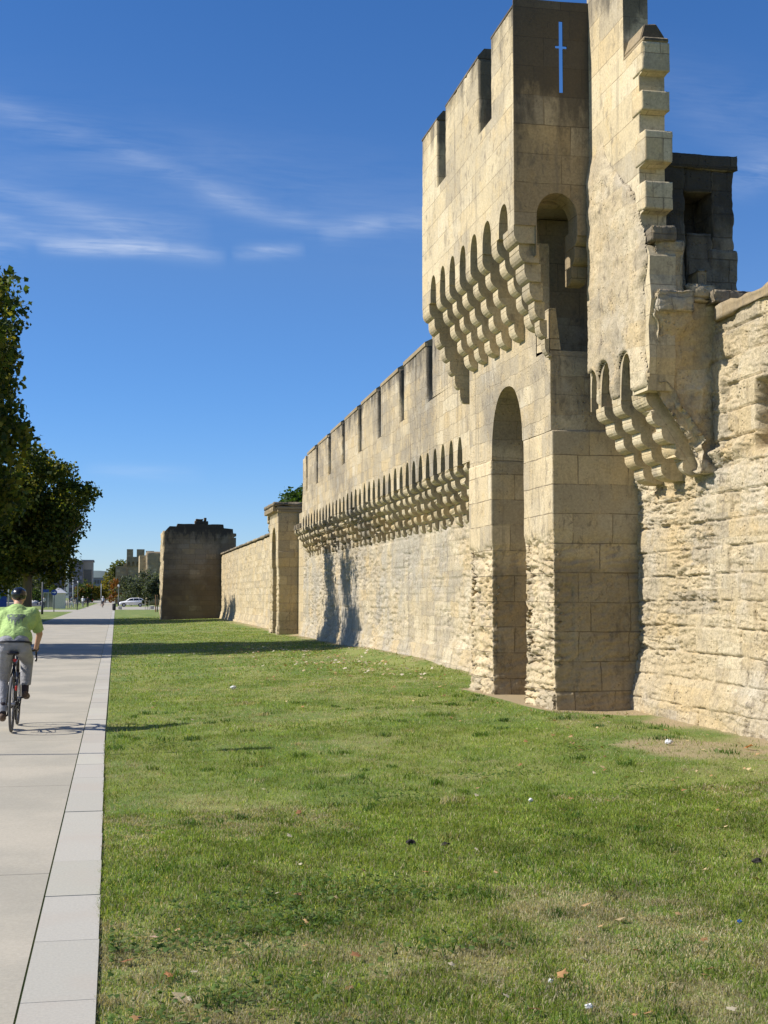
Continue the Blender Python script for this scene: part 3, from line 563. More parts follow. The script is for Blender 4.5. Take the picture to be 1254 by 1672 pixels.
# stub of cross wall standing on the wall top, with a dark recess
def box_r(x0, x1, y0, y1, z0, z1, amp=.025, s=0): rock_box('cross_wall_stub', x0, x1, y0, y1, z0, z1, .035, wr(amp, 1, s), M['crust'], near)
box_r(6.62, 7.11, 15.9, 17.0, 5.2, 7.28, .03, 31); box_r(7.09, 7.48, 15.9, 17.0, 5.2, 6.34, .03, 33); box_r(7.46, 7.79, 15.9, 17.0, 5.2, 7.15, .03, 35)
box_r(7.08, 7.5, 15.92, 17.0, 6.84, 7.27, .02, 37); box_r(7.05, 7.52, 16.45, 17.0, 6.3, 6.9, .02, 39); box_r(6.7, 7.83, 15.86, 16.9, 7.13, 7.36, .025, 41); box_r(7.40, 7.82, 15.88, 16.9, 5.2, 6.12, .03, 43)

# ---- long machicolated curtain wall beyond the tower
curt = thing('rampart_wall', 'long battlemented curtain wall beyond the tower, with rows of arched corbels and dark crenels', 'wall', (7.4, 36, .17))
XU = lambda y: 6.3 + .008 * (y - 26)
XL = lambda y: 6.9 + .006 * (y - 26)
ZT = lambda y: 6.97 - .0185 * (y - 27)
def curt_off(y, z):
    st = fbm(y * 1.6, z * .28, 0, 4, 101)
    d = (.006 * (y - 26)) + weather(y, z, .25 + .55 * sstep(.40, .62, fbm(y * .5, z * .8, 0, 3, 103)), .06, 101, .7, .34, .02) + .07 * (st - .5)
    return d - .16 * sstep(.9, .0, z) + .015 * (fbm(y * 12, z * 12, 0, 3, 108) - .5)
relief('wall_face', 6.9, np.arange(21.5, 51.6, .04), np.arange(0, 5.3, .03), curt_off, M['curtain'], curt)
MB().box(7.3, 8.6, 21.5, 51.6, 0, 5.3).build('wall_core', M['curtain'], curt)
MB().box(6.5, 8.6, 23.0, 47.6, 5.30, 5.40).build('wall_walk', M['shade'], curt)
cren = [(26.62, 27.24), (29.56, 30.15), (32.37, 32.89), (35.16, 35.79), (37.99, 38.60), (40.67, 41.37), (43.5, 44.1), (46.12, 46.62)]
ye = 47.5; K = []; k = 0
while 24.36 + .69 * k < ye - .3: K.append(24.36 + .69 * k); k += 1
def ribbon(pts, thick, name, mat, jit=0, parent=curt):    # outline in (y,z) following the wall's slight curve
    V = [(XU(y), y, z) for y, z in pts] + [(XU(y) + thick, y, z) for y, z in pts]; n = len(pts)
    return MB().add(V, [tuple(range(n)), tuple(range(2 * n - 1, n - 1, -1))] + [(i, (i + 1) % n, n + (i + 1) % n, n + i) for i in range(n)]).build(name, mat, parent, jit=jit)
pts = [(22.6, 4.12)]
for i, c in enumerate(K):
    hw = .185 + .02 * (random.random() - .5); ap = 4.66 + .05 * (random.random() - .5) - .008 * (c - 26)
    broken = 33.6 < c < 36.4
    if broken: ap += .06 * (random.random() - .3); hw += .03 * random.random()
    A_ = arch(c, hw, 4.22, ap, 6, .6)[::-1]
    pts += [(c - hw, 4.12)] + ([(y + .02 * (random.random() - .5), z + .05 * (random.random() - .5)) for y, z in A_] if broken or c > 39 else A_) + [(c + hw, 4.12)]
pts += rough([(ye, 4.12), (ye, ZT(ye) - 1.28)], .25, .05, 3)[:-4] + [(ye - .1, ZT(ye) - 1.28)]
pts += [(y, ZT(y) - 1.28) for y in np.arange(ye - 2, 23, -3)] + [(22.6, ZT(22.6) - 1.28)]
ribbon(pts, .34, 'parapet', M['rough'], .004)
edges = [22.6] + [v for c in cren for v in c] + [ye - .08]
for i in range(0, len(edges), 2):
    y0, y1 = edges[i], edges[i + 1]; zb = ZT((y0 + y1) / 2) - 1.30
    for a, b in (((y0, 28.27), (28.32, y1)) if i == 2 else ((y0, y1),)):    # a split runs down one merlon
        zt = ZT((a + b) / 2)
        def wear(P, N, zt=zt, i=i): return chip(.014, i)(P, N) + np.where(N[:, 2] > .3, .0185 * (P[:, 1] - (y0 + y1) / 2) + (.25 * np.maximum(0, P[:, 1] - 46.9) if i == len(edges) - 2 else 0), 0)
        rock_box('merlon', XU((a + b) / 2), XU((a + b) / 2) + .36, a, b, zb, zt, .07, wear, M['rough'], curt, bottom=False)
    m = MB()
    m.add([(XU(y) + dx, y, ZT(y) + dz) for y in (y0 + .01, y1 - .01) for dx, dz in ((-.02, -.06), (-.02, .02), (.12, .10), (.30, .10), (.38, -.06))], [(0, 1, 2, 3, 4), (9, 8, 7, 6, 5)] + [(k, (k + 1) % 5, 5 + (k + 1) % 5, 5 + k) for k in range(5)])
    if i != len(edges) - 2: m.build('coping', M['shade'], curt, jit=.01)
mes = [corbel_mesh('corbel', M['corbel'], 0, .85, 4.12, 5, .205, .13, .29, jit=.012, miss=.03, s=q) for q in range(4)]
meo = [corbel_mesh('corbel', M['corbel_old'], 0, .9, 4.12, 5, .205, .13, .29, jit=.026, miss=.09, s=20 + q) for q in range(5)]
CY = [24.02 + .69 * q for q in range(38)]
for i, y in enumerate(CY):
    if y > 50.2: break
    old = 33.2 < y < 47.4
    put('corbel', (meo[(i * 3 + i // 4) % 5] if old else mes[(i * 5 + i // 3) % 4]), curt, y, 0, XU(y))
for i, y in enumerate((47.9, 48.6, 49.3, 50.0)): rock_box('corbel_block', XU(y), XU(y) + .5, y - .17, y + .17, 4.10, 4.34, .05, wr(.03, 1, i), M['crust'], curt)

# ---- buttress pier, the lower wall behind it, the ruined square tower
pier = thing('buttress', 'narrow buttress pier with arched niche and overhanging cap, ending the battlemented wall', 'buttress', (6.8, 55.2, .17))
wp = lambda P, N: wear_pier(2.9, .08)(P, N)
rock_box('pier', 6.36, 7.7, 53.9, 54.62, 0, 3.5, .04, wp, M['far'], pier, bottom=False); rock_box('pier', 6.36, 7.7, 56.1, 57.0, 0, 3.5, .04, wp, M['far'], pier, bottom=False)
MB().box(7.3, 7.7, 54.7, 56.2, 0, 4.9).build('niche_wall', M['far'], pier)
MB().prism([(53.92, 3.5), (54.62, 3.5)] + arch(55.36, .74, 3.55, 4.52, 8, .8)[::-1] + [(56.10, 3.5), (56.98, 3.5), (56.98, 5.12), (53.92, 5.12)], 'x', 6.37, 7.7).build('arch_wall', M['far'], pier, jit=.008)
m = MB()
for i in range(2): m.box(6.37 - .035 * (i + 1), 8.6, 53.9 - .03 * (i + 1), 57.0 + .16 * (i + 1), 5.06 + .12 * i, 5.18 + .12 * i)
m.build('cornice', M['shade'], pier, bevel=.02, jit=.015)
for q in range(9): MB().box(6.14, 6.4, 53.95 + .36 * q, 54.16 + .36 * q, 5.08, 5.29).build('bracket', M['shade'], pier, bevel=.02, jit=.01)
rock_box('cap', 6.12, 8.7, 53.8, 57.4, 5.28, 5.50, .06, wr(.06, .6, 2), M['crust'], pier)
for q, (a, h) in enumerate(((57.0, .55), (57.2, .9))): rock_box('bracket', 6.25 + .1 * q, 6.6, a, a + .35, 5.28 - h, 5.3, .05, wr(.05, 1, q), M['far'], pier)
MB().box(7.7, 8.6, 53.92, 56.98, 0, 5.28).build('pier_core', M['shade'], pier)
low = thing('rampart_wall', 'lower sunlit length of wall between the buttress pier and the ruined tower', 'wall', (7.5, 75, .18))
relief('wall_face', 7.2, np.arange(57.0, 103, .09), np.arange(0, 4.62, .07), lambda y, z: curt_off(y, z) - .006 * (y - 26) + .02, M['far'], low)
MB().box(7.5, 8.6, 57.0, 103, 0, 4.6).build('wall_core', M['curtain'], low)
rock_box('coping', 7.12, 8.7, 57.0, 103, 4.58, 4.76, .15, wr(.04, .4, 6), M['crust'], low)
MB().box(7.2, 8.6, 51.6, 53.95, 0, 5.0).build('wall_core', M['far'], low)

ruin = thing('ruined_tower', 'dark roofless square tower with a stepped broken top at the end of the lawn', 'tower', (5.7, 97.5, .1))
top = [(8.24, 0), (8.24, 4.9), (8.30, 4.9), (8.30, 5.15), (8.12, 5.2), (8.12, 5.9), (8.28, 5.92), (8.28, 6.12), (8.05, 6.12), (8.0, 6.45), (7.4, 6.5), (7.36, 6.75), (6.6, 6.78), (6.3, 6.76), (5.9, 6.80), (5.35, 6.78), (4.6, 6.76), (4.15, 6.78), (4.1, 6.58), (3.62, 6.6), (3.4, 6.36), (3.27, 6.2), (3.24, 4), (3.16, 2), (3.14, 0)]
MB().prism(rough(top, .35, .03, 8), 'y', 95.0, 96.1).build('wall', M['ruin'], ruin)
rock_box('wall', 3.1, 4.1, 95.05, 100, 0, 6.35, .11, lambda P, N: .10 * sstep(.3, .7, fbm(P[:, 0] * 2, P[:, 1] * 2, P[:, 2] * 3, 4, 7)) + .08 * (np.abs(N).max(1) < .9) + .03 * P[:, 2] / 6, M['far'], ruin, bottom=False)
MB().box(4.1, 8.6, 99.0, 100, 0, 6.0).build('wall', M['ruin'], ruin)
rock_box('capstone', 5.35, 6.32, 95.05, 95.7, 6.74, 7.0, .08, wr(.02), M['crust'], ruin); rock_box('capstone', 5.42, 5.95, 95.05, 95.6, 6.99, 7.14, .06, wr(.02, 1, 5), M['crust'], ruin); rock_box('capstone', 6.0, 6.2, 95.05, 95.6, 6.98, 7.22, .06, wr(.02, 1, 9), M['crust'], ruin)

# ------------------------------------------------------------------ grass, weeds, fallen leaves
def tinted(name, V, F, T, mat, kind=None, parent=None, n=3):
    me = bpy.data.meshes.new(name); V = np.asarray(V, 'f4'); F = np.asarray(F, 'i4')
    me.vertices.add(len(V)); me.vertices.foreach_set('co', V.ravel()); me.loops.add(F.size); me.loops.foreach_set('vertex_index', F.ravel())
    me.polygons.add(len(F)); me.polygons.foreach_set('loop_start', np.arange(0, F.size, n, dtype='i4')); me.polygons.foreach_set('loop_total', np.full(len(F), n, 'i4'))
    me.update(calc_edges=True)
    at = me.color_attributes.new('tint', 'FLOAT_COLOR', 'POINT'); at.data.foreach_set('color', np.concatenate([T, np.ones((len(T), 1))], 1).astype('f4').ravel())
    me.materials.append(mat); return link(name, me, parent, kind)
M['grass'] = leafy('grass_blades', trans=.45); M['leaf'] = leafy('tree_leaves', trans=.5); M['dead'] = leafy('dry_leaves', trans=.15)
def in_tower(x, y): return ((x > 5.55) & (y > 17.2) & (y < 21.9)) | (x > 6.78) | ((x > 6.2) & (y > 53.6) & (y < 57.2))
def grass():
    VV = []; FF = []; TT = []; base = 0
    edge_n = 9000
    for y0, y1, dens, w, h, segs in ((4.31, 15.9, 0, .005, .035, 1), (4.3, 7.0, 15000, .0038, .038, 2), (7.0, 10.5, 8500, .0048, .038, 2), (10.5, 16, 3800, .007, .042, 1), (16, 27, 1250, .012, .045, 1), (27, 60, 240, .026, .05, 1), (60, 110, 50, .05, .06, 1)):
        xm = min(7.3, .56 * y1 + .6); n = int(dens * (y1 - y0) * (xm + .07))
        x = rng.uniform(-.075, xm, n); y = rng.uniform(y0, y1, n)
        if dens == 0: n = edge_n; y = y0 + (y1 - y0) * rng.random(n) ** 1.6; x = -.06 - .05 * np.clip((y - 6) / 10, 0, 1) + .05 * rng.random(n) ** 2
        ex = -.052 - .05 * np.clip((y - 6) / 10, 0, 1) + .02 * vn(y * 9, 0, s=4)
        ok = (x < .56 * y + .6) & ~in_tower(x, y) & ((x > ex) | (dens == 0)); x, y = x[ok], y[ok]
        dr = dryness(x, y); bare = sstep(5.9, 6.9, x + 1.9 * (fbm(x * .8, y * .8, 0, 3, 31) - .5) + .9 * sstep(17.5, 16, y) * sstep(10.5, 12, y)); clump = fbm(x * 6, y * 6, 0, 2, 33)
        bare = np.maximum(bare, .80 * sstep(1.35, .35, np.hypot((x - 5.55) / .95, (y - 12.7) / 1.5) + 1.5 * (fbm(x * 1.6, y * 1.6, 0, 3, 37) - .5)))
        ok = (rng.random(len(x)) > bare * .8) & (rng.random(len(x)) < .45 + .9 * clump); x, y, dr, clump = x[ok], y[ok], dr[ok], clump[ok]; n = len(x)
        z = gz(x, y); a = rng.uniform(0, 2 * np.pi, n); lean = rng.uniform(.2, 1.5, n) ; la = rng.uniform(0, 2 * np.pi, n)
        hh = h * rng.uniform(.35, 1.15, n) * (.55 + .9 * clump) * (1 - .35 * dr); ww = w * rng.uniform(.6, 1.2, n)
        dx, dy = np.cos(a) * ww / 2, np.sin(a) * ww / 2; tx, ty = np.cos(la) * hh * lean, np.sin(la) * hh * lean
        st = lambda *c: np.stack(c, 1)
        B0 = st(x - dx, y - dy, z - .004); B1 = st(x + dx, y + dy, z - .004); T0 = st(x + tx, y + ty, z + hh * np.clip(1.1 - lean * .55, .25, 1))
        dry = rng.random(n) < .10 + .50 * dr * (.5 + 1.1 * (fbm(x * 5, y * 4, 0, 3, 77) > .5)) + .20 * sstep(9.5, 5.5, y); v = rng.uniform(.55, 1.35, n)[:, None]; f = rng.random(n)[:, None]
        col = np.where(dry[:, None], np.array([.50, .45, .31]) * (1 - f) + np.array([.36, .31, .16]) * f, np.array([.105, .195, .026]) * (1 - f) + np.array([.31, .375, .07]) * f) * v * (1.25 - .5 * clump[:, None]) * (.68 + .64 * fbm(x * 2.1, y * 1.6, 0, 4, 93))[:, None]
        if segs == 2:
            M0 = st(x - dx * .8 + tx * .4, y - dy * .8 + ty * .4, z + hh * .6); M1 = st(x + dx * .8 + tx * .4, y + dy * .8 + ty * .4, z + hh * .6)
            VV.append(np.stack([B0, B1, M0, M1, T0], 1).reshape(-1, 3)); i = np.arange(n)[:, None] * 5 + base
            FF.append(np.concatenate([i + [0, 1, 3], i + [0, 3, 2], i + [2, 3, 4]])); TT.append(np.repeat(col, 5, 0)); base += n * 5
        else:
            VV.append(np.stack([B0, B1, T0], 1).reshape(-1, 3)); i = np.arange(n)[:, None] * 3 + base
            FF.append(i + [0, 1, 2]); TT.append(np.repeat(col, 3, 0)); base += n * 3
    tinted('grass', np.concatenate(VV), np.concatenate(FF), np.concatenate(TT), M['grass'], 'stuff')
grass()
def tufts():
    V = []; F = []; T = []; g = np.random.default_rng(44); b = 0
    for k in range(210):
        y = 4.8 + 16 * g.random() ** 1.4; x = g.uniform(.0, min(6.4, .54 * y)); n = int(g.uniform(20, 70)); s = g.uniform(.03, .10); hh = g.uniform(.035, .065)
        if in_tower(np.array([x]), np.array([y]))[0]: continue
        px = x + g.normal(size=n) * s; py = y + g.normal(size=n) * s; px = np.maximum(px, -.06); z = gz(px, py); a = g.uniform(0, 6.28, n); w = .0018 + .0002 * y; l = g.uniform(.3, 1.2, n) * hh; la = g.uniform(0, 6.28, n); h = hh * g.uniform(.5, 1, n)
        dx, dy = np.cos(a) * w, np.sin(a) * w; st = lambda *c: np.stack(c, 1)
        V.append(np.stack([st(px - dx, py - dy, z - .004), st(px + dx, py + dy, z - .004), st(px - dx * .6 + np.cos(la) * l * .4, py - dy * .6 + np.sin(la) * l * .4, z + h * .75), st(px + dx * .6 + np.cos(la) * l * .4, py + dy * .6 + np.sin(la) * l * .4, z + h * .75), st(px + np.cos(la) * l, py + np.sin(la) * l, z + h)], 1).reshape(-1, 3))
        i = np.arange(n)[:, None] * 5 + b; F += [i + [0, 1, 3], i + [0, 3, 2], i + [2, 3, 4]]; b += 5 * n
        c = np.array([[.075, .15, .022], [.12, .19, .03], [.06, .115, .025], [.42, .37, .22]][int(g.choice(4, p=[.4, .25, .2, .15]))]); T.append(np.repeat(c[None] * g.uniform(.7, 1.25, n)[:, None], 5, 0))
    tinted('grass_tufts', np.concatenate(V), np.concatenate(F), np.concatenate(T), M['grass'], 'stuff')
tufts()
def litter_leaves(name, spots, size, cols, up=.012, mat='dead', fold=.5):
    V = []; F = []; T = []
    for (x, y) in spots:
        s = size * random.uniform(.6, 1.3); a = random.uniform(0, 6.28); z = float(gz(x, y)) + up * random.uniform(.6, 2.2) + .006; tl = random.uniform(-.5, .5); tl2 = random.uniform(-.5, .5)
        P = [(0, -.1), (.5, -.55), (.62, .05), (.95, .25), (.45, .45), (0, 1), (-.45, .5), (-.9, .2), (-.6, 0), (-.5, -.5)]; b = len(V); c = random.choice(cols); k = random.uniform(.75, 1.2)
        V.append((x, y, z + .2 * s * fold)); 
        for (px, py) in P:
            u = px * s * .5; v = py * s * .5; V.append((x + u * math.cos(a) - v * math.sin(a), y + u * math.sin(a) + v * math.cos(a), z + u * tl + v * tl2 + abs(px) * s * .25 * fold * random.uniform(.3, 1)))
        T += [[q * k for q in c]] * 11; n = len(P); F += [(b, b + 1 + i, b + 1 + (i + 1) % n) for i in range(n)]
    return tinted(name, V, F, np.array(T), M[mat], 'stuff')
BR = [(.36, .20, .085), (.42, .27, .13), (.27, .13, .055), (.50, .38, .20), (.46, .40, .28)]
sp = []
while len(sp) < 420:
    y = 4.9 + 40 * random.random() ** 1.8; x = random.uniform(.02, min(6.6, .52 * y))
    if in_tower(np.array([x]), np.array([y]))[0]: continue
    if random.random() < (.18 + .5 * (x > 4) + (.8 if 22 < y < 40 and x > 2.5 else 0)): sp.append((x, y))
litter_leaves('fallen_leaves', sp, .055, BR)
sp = [(random.gauss(5.2, .9), random.gauss(30.5, 3.0)) for _ in range(260)] + [(random.gauss(4.6, 1.3), random.gauss(38, 3)) for _ in range(150)]
litter_leaves('fallen_leaves', [p for p in sp if p[0] < 6.5], .09, [(.45, .36, .20), (.40, .27, .12), (.50, .44, .32)])
WD = [(.085, .155, .028), (.12, .19, .04), (.065, .12, .025), (.16, .21, .07)]
sp = []
for cx, cy, n, r in ((.35, 6.5, 150, .30), (.8, 7.2, 110, .35), (1.0, 6.7, 60, .22), (1.5, 7.15, 45, .16), (1.25, 7.6, 40, .2), (.5, 5.6, 70, .25), (1.55, 6.1, 40, .16), (.15, 5.25, 40, .15), (4.2, 10.3, 60, .3), (3.3, 11.6, 50, .3), (2.2, 10.6, 50, .25), (.5, 15.0, 70, .35), (4.5, 12.8, 40, .25), (.75, 4.95, 60, .2)):
    sp += [(max(.0, random.gauss(cx, r)), random.gauss(cy, r * .55)) for _ in range(int(n * 2.2))]
litter_leaves('low_weeds', sp, .034, WD, .022, 'grass', .9)
# bits of litter, each its own thing
white = plain('white_paper', (.60, .60, .58), .7); dark = plain('dark_droppings', (.03, .026, .022), .9); blue = plain('blue_plastic', (.03, .14, .45), .4); rust = plain('brown_leaf', (.36, .17, .07), .8)
def scrap(name, label, cat, x, y, s, mat, flat=.5, seed=0, group=None):
    m = MB(); m.ball((0, 0, 0), (s, s * .8, s * flat), 8, 6); r = random.Random(seed)
    m.v = [(v[0] * r.uniform(.6, 1.3), v[1] * r.uniform(.6, 1.3), v[2] * r.uniform(.6, 1.4)) for v in m.v]
    o = m.build(name, mat); o.location = (x, y, float(gz(x, y)) + s * flat * .8 + .012); tag(o, label, cat, group); return o
scrap('paper_scrap', 'crumpled white paper scrap lying on the lawn halfway to the wall, near the path', 'litter', 2.03, 23.7, .06, white, .5, 1)
scrap('paper_scrap', 'crumpled white paper on the worn grass in front of the eroded wall', 'litter', 5.52, 12.96, .042, white, .6, 2)
scrap('bottle_cap', 'small round white cap on the grass, below the tower', 'litter', 3.16, 10.1, .02, white, .7, 3)
scrap('bottle_cap', 'small white cap in the near grass at the bottom of the photo', 'litter', 1.79, 5.46, .011, white, .8, 4)
scrap('bottle_cap', 'tiny blue plastic cap in the grass at the right', 'litter', 2.98, 6.17, .012, blue, .8, 5)
scrap('plastic_wrapper', 'crumpled pale wrapper in the closest grass, right of the white cap', 'litter', 1.82, 5.08, .02, white, .5, 6)
scrap('dog_dropping', 'dark dropping on the lawn, larger of a pair', 'dropping', 1.90, 8.66, .035, dark, .5, 7)
scrap('dog_dropping', 'small dark dropping lying right of the larger one', 'dropping', 2.10, 8.55, .026, dark, .5, 8)
scrap('dog_dropping', 'dark lump in the grass beside an orange leaf, at the right', 'dropping', 3.71, 7.44, .03, dark, .6, 9)
def big_leaf(label, x, y, s, col, seed):
    random.seed(seed); o = litter_leaves('fallen_leaf', [(x, y)], s, [col], .012); o['kind'] = 'thing'; tag(o, label, 'leaf')
big_leaf('rust brown plane leaf standing curled in the grass by the kerb', .24, 5.95, .085, (.38, .17, .07), 1)
big_leaf('pale straw coloured leaf lying nearest the camera by the kerb', .28, 5.62, .08, (.62, .50, .30), 2)
big_leaf('pinkish dry leaf on the dark weeds near the kerb', .2, 6.66, .075, (.60, .40, .30), 3)
big_leaf('orange brown leaf on a small clump of weeds in the near lawn', .92, 6.64, .07, (.55, .27, .13), 4)
big_leaf('reddish leaf on the dry grass close to the eroded wall, at the right', 6.25, 12.7, .13, (.42, .19, .08), 5)
random.seed(21)

# ------------------------------------------------------------------ trees
def leaves(centers, radii, n, size, cols, shell=.45, seed=0, flat=0.0, clump=None, cl=.5):
    g = np.random.default_rng(seed); C = np.asarray(centers, float); Rd = np.asarray(radii, float)
    vol = Rd.prod(1) ** .8; k = g.choice(len(C), n // 14 + 1, p=vol / vol.sum())
    d = g.normal(size=(len(k), 3)); d /= np.linalg.norm(d, axis=1)[:, None]; r = shell + (1.04 - shell) * g.random(len(k)) ** .6
    cc = C[k] + d * Rd[k] * r[:, None]                       # twig clusters
    bright = g.uniform(.7, 1.3, len(k)); P = np.repeat(cc, 14, 0) + np.clip(g.normal(size=(len(k) * 14, 3)), -1.5, 1.5) * (cl * np.array([1, 1, .75])); B = np.repeat(bright, 14)
    m = len(P); nrm = g.normal(size=(m, 3)) + [0, 0, .5]; nrm /= np.linalg.norm(nrm, axis=1)[:, None]
    u = np.cross(nrm, g.normal(size=(m, 3))); u /= np.linalg.norm(u, axis=1)[:, None]; v = np.cross(nrm, u); s = (size * g.uniform(.55, 1.25, m))[:, None]
    V = np.stack([P - u * s * .5 - v * s * .15, P + v * s * .5, P + u * s * .5 - v * s * .1, P - v * s * .5 + nrm * s * .15], 1).reshape(-1, 3)
    i = np.arange(m)[:, None] * 4; cols = np.asarray(cols); ci = g.choice(len(cols), len(k)); col = np.repeat(cols[ci], 14, 0) * B[:, None] * g.uniform(.75, 1.25, m)[:, None]
    return V, i + [0, 1, 2, 3], np.repeat(col, 4, 0)
bark = stone('grey_bark', (.16, .135, .10), (.12, .10, .075), 9, 9, .001, patch=(.24, .22, .17), patch_amt=.6, joint=0, bump=.8)
def tree(name, label, base, trunk, limbs, centers, radii, n, size, cols, group=None, seed=0, cl=.5, shell=.45):
    t = thing(name, label, 'tree', base, group); bx, by, bz = base
    m = MB(); m.tube([(bx + p[0], by + p[1], bz + p[2]) for p, r in trunk], [r for p, r in trunk], 9)
    for l in limbs: m.tube([(bx + p[0], by + p[1], bz + p[2]) for p, r in l], [r for p, r in l], 6)
    m.build('trunk', bark, t, smooth=True)
    V, F, T = leaves(np.asarray(centers) + np.array([bx, by, bz]), radii, n, size, cols, seed=seed, cl=cl, shell=shell); o = tinted('crown', V, F, T, M['leaf'], None, t, 4); return t
PL = [(.045, .072, .013), (.065, .095, .017), (.038, .058, .012), (.12, .135, .022), (.20, .185, .03)]
def blobs(seed, c, r, n, br):
    g = random.Random(seed); out = [(c, tuple(q * .62 for q in r))]
    for _ in range(n):
        d = Vector((g.gauss(0, 1), g.gauss(0, 1), g.gauss(0, .9))).normalized(); k = g.uniform(.62, 1.04); out.append(((c[0] + d.x * r[0] * k, c[1] + d.y * r[1] * k, c[2] + d.z * r[2] * k), (br * g.uniform(.45, 1.15),) * 3))
    return [o[0] for o in out], [o[1] for o in out]
c, r = blobs(4, (-1.9, 0, 8.6), (3.6, 6.2, 3.8), 40, 1.05)
g_t = random.Random(5)
for x, z, q in ((5.2, 11.6, .8), (5.9, 11.3, .45), (5.0, 10.2, .9), (5.5, 9.2, .5), (4.8, 8.7, 1.0), (5.4, 7.8, .55), (5.95, 7.35, .55), (6.15, 7.2, .3), (5.2, 6.7, .9), (4.6, 5.6, 1.1), (5.3, 5.2, .8), (4.5, 4.3, 1.0), (4.7, 12.4, .5), (4.2, 9.8, 1.5), (4.0, 7.6, 1.5), (3.8, 5.4, 1.4)):
    for yy in (g_t.uniform(-3.2, -.6), g_t.uniform(.0, 2.8)): c.append((x - .85 - g_t.uniform(0, .3), yy, z - .45 + g_t.uniform(-.15, .15))); r.append((q, q * 1.15, q * .85))
tree('plane_tree', 'nearer plane tree, its dark crown hanging into the left edge above the path', (-8.2, 44.0, 0), [((0, 0, 0), .42), ((.1, .1, 3), .33), ((.2, .2, 6), .26), ((.3, 0, 10), .12)],
     [[((.1, .1, 3.4), .2), ((2, -.8, 6.4), .12), ((3.6, -1.4, 9), .05)], [((.1, .1, 4), .2), ((-2, 1.8, 7), .12), ((-3, 3, 10), .05)], [((.2, .2, 5), .16), ((1.4, 3, 7.5), .1), ((2.2, 4.6, 9), .04)], [((.2, .1, 4.5), .16), ((.5, -3, 7.4), .1), ((1, -4.6, 8.4), .04)]],
     c, r, 66000, .19, PL, seed=3, cl=.24, shell=.2)
c, r = blobs(9, (-1.4, 0, 6.2), (4.0, 6.4, 3.6), 44, 1.3)
for x, z, q in ((2.0, 9.9, .9), (1.0, 10.2, 1.0), (2.9, 9.4, .6), (3.0, 8.6, .9), (4.0, 8.2, .65), (4.6, 8.3, .32), (4.2, 7.6, .45), (2.6, 7.2, 1.3), (3.4, 6.4, .8), (3.6, 5.9, .4), (2.3, 5.2, 1.1), (1.6, 4.3, 1.0), (2.8, 4.8, .5), (.4, 4.0, 1.1), (-1.2, 3.7, 1.2), (.6, 8.2, 1.8), (-2.5, 9.6, 1.5), (-4, 10.4, 1.5), (-5, 5, 1.6), (-4.5, 7.5, 2.0)):
    for yy in (g_t.uniform(-4, -1), g_t.uniform(0, 3.6)): c.append((x - .45 - g_t.uniform(0, .4), yy, z + g_t.uniform(-.25, .25))); r.append((q, q * 1.2, q * .85))
tree('plane_tree', 'farther plane tree with a broad dark rounded crown overhanging the path', (-5.6, 89, 0), [((0, 0, 0), .36), ((.05, .1, 3), .28), ((-.2, .2, 6), .2), ((-.5, 0, 9), .08)],
     [[((0, .1, 2.8), .18), ((2, -.8, 5), .1), ((3.8, -1.2, 6.6), .04)], [((0, .1, 3), .18), ((-2.4, 1.4, 5.5), .1), ((-4, 2.4, 7.4), .04)], [((-.1, .2, 3.6), .15), ((.6, 3, 6), .09), ((1.2, 5, 7.4), .04)]],
     c, r, 76000, .23, PL, seed=5, cl=.33, shell=.25)
c, r = blobs(12, (0, 0, 8), (5, 8, 4.4), 30, 1.6)
tree('plane_tree', 'plane tree behind the overhanging one, left of the path', (-12.5, 97, 0), [((0, 0, 0), .38), ((.05, .1, 3), .3), ((.2, .2, 8), .15)], [[((0, .1, 3), .18), ((2, -.8, 5.6), .1), ((3.8, -1.2, 7.6), .04)]], c, r, 26000, .34, PL, seed=6, cl=.55)
def small_tree(name, label, x, y, h, w, cols, n=2600, seed=0, z0=.25, group=None, size=.35, trunk_r=.12):
    c, r = blobs(seed, (0, 0, h * (z0 + 1) / 2), (w, w, h * (1 - z0) / 2), 12, w * .38)
    tree(name, label, (x, y, float(gz(x, y))), [((0, 0, 0), trunk_r), ((.1, 0, h * .4), trunk_r * .7), ((0, .1, h * .8), trunk_r * .3)], [[((.05, 0, h * .3), trunk_r * .6), ((w * .5, 0, h * .6), trunk_r * .25)], [((.05, 0, h * .32), trunk_r * .6), ((-w * .5, .1, h * .62), trunk_r * .25)]], c, r, n, size, cols, group, seed, cl=w * .14)
OL = [(.075, .095, .062), (.10, .12, .085), (.055, .07, .045)]; GR = [(.05, .085, .02), (.07, .10, .025)]; YE = [(.26, .21, .03), (.20, .19, .035), (.12, .13, .03)]; OR = [(.24, .10, .025), (.18, .075, .02), (.12, .10, .03)]
small_tree('olive_tree', 'grey green olive tree nearest the lamp post, left of the other two', 2.9, 262, 5.4, 2.6, OL, seed=31, z0=.12, group='olive trees behind the white car')
small_tree('olive_tree', 'tall olive tree with a silvery crown, right behind the white car', 5.2, 258, 7.2, 3.0, OL, 3600, seed=32, z0=.15, group='olive trees behind the white car')
small_tree('olive_tree', 'olive tree half hidden by the ruined tower', 7.4, 250, 6.0, 2.0, OL, seed=33, z0=.15, group='olive trees behind the white car')
small_tree('sapling', 'small staked sapling in front of the white car', 3.95, 176, 2.2, .5, [(.045, .06, .03)], 600, seed=34, z0=.2, size=.16, trunk_r=.03)
small_tree('maple_tree', 'yellow autumn tree right of the end of the path', -2.6, 300, 5.6, 2.0, YE, seed=35, z0=.12)
small_tree('maple_tree', 'orange brown autumn tree next to the yellow one', .6, 308, 5.6, 2.3, OR, seed=36, z0=.15)
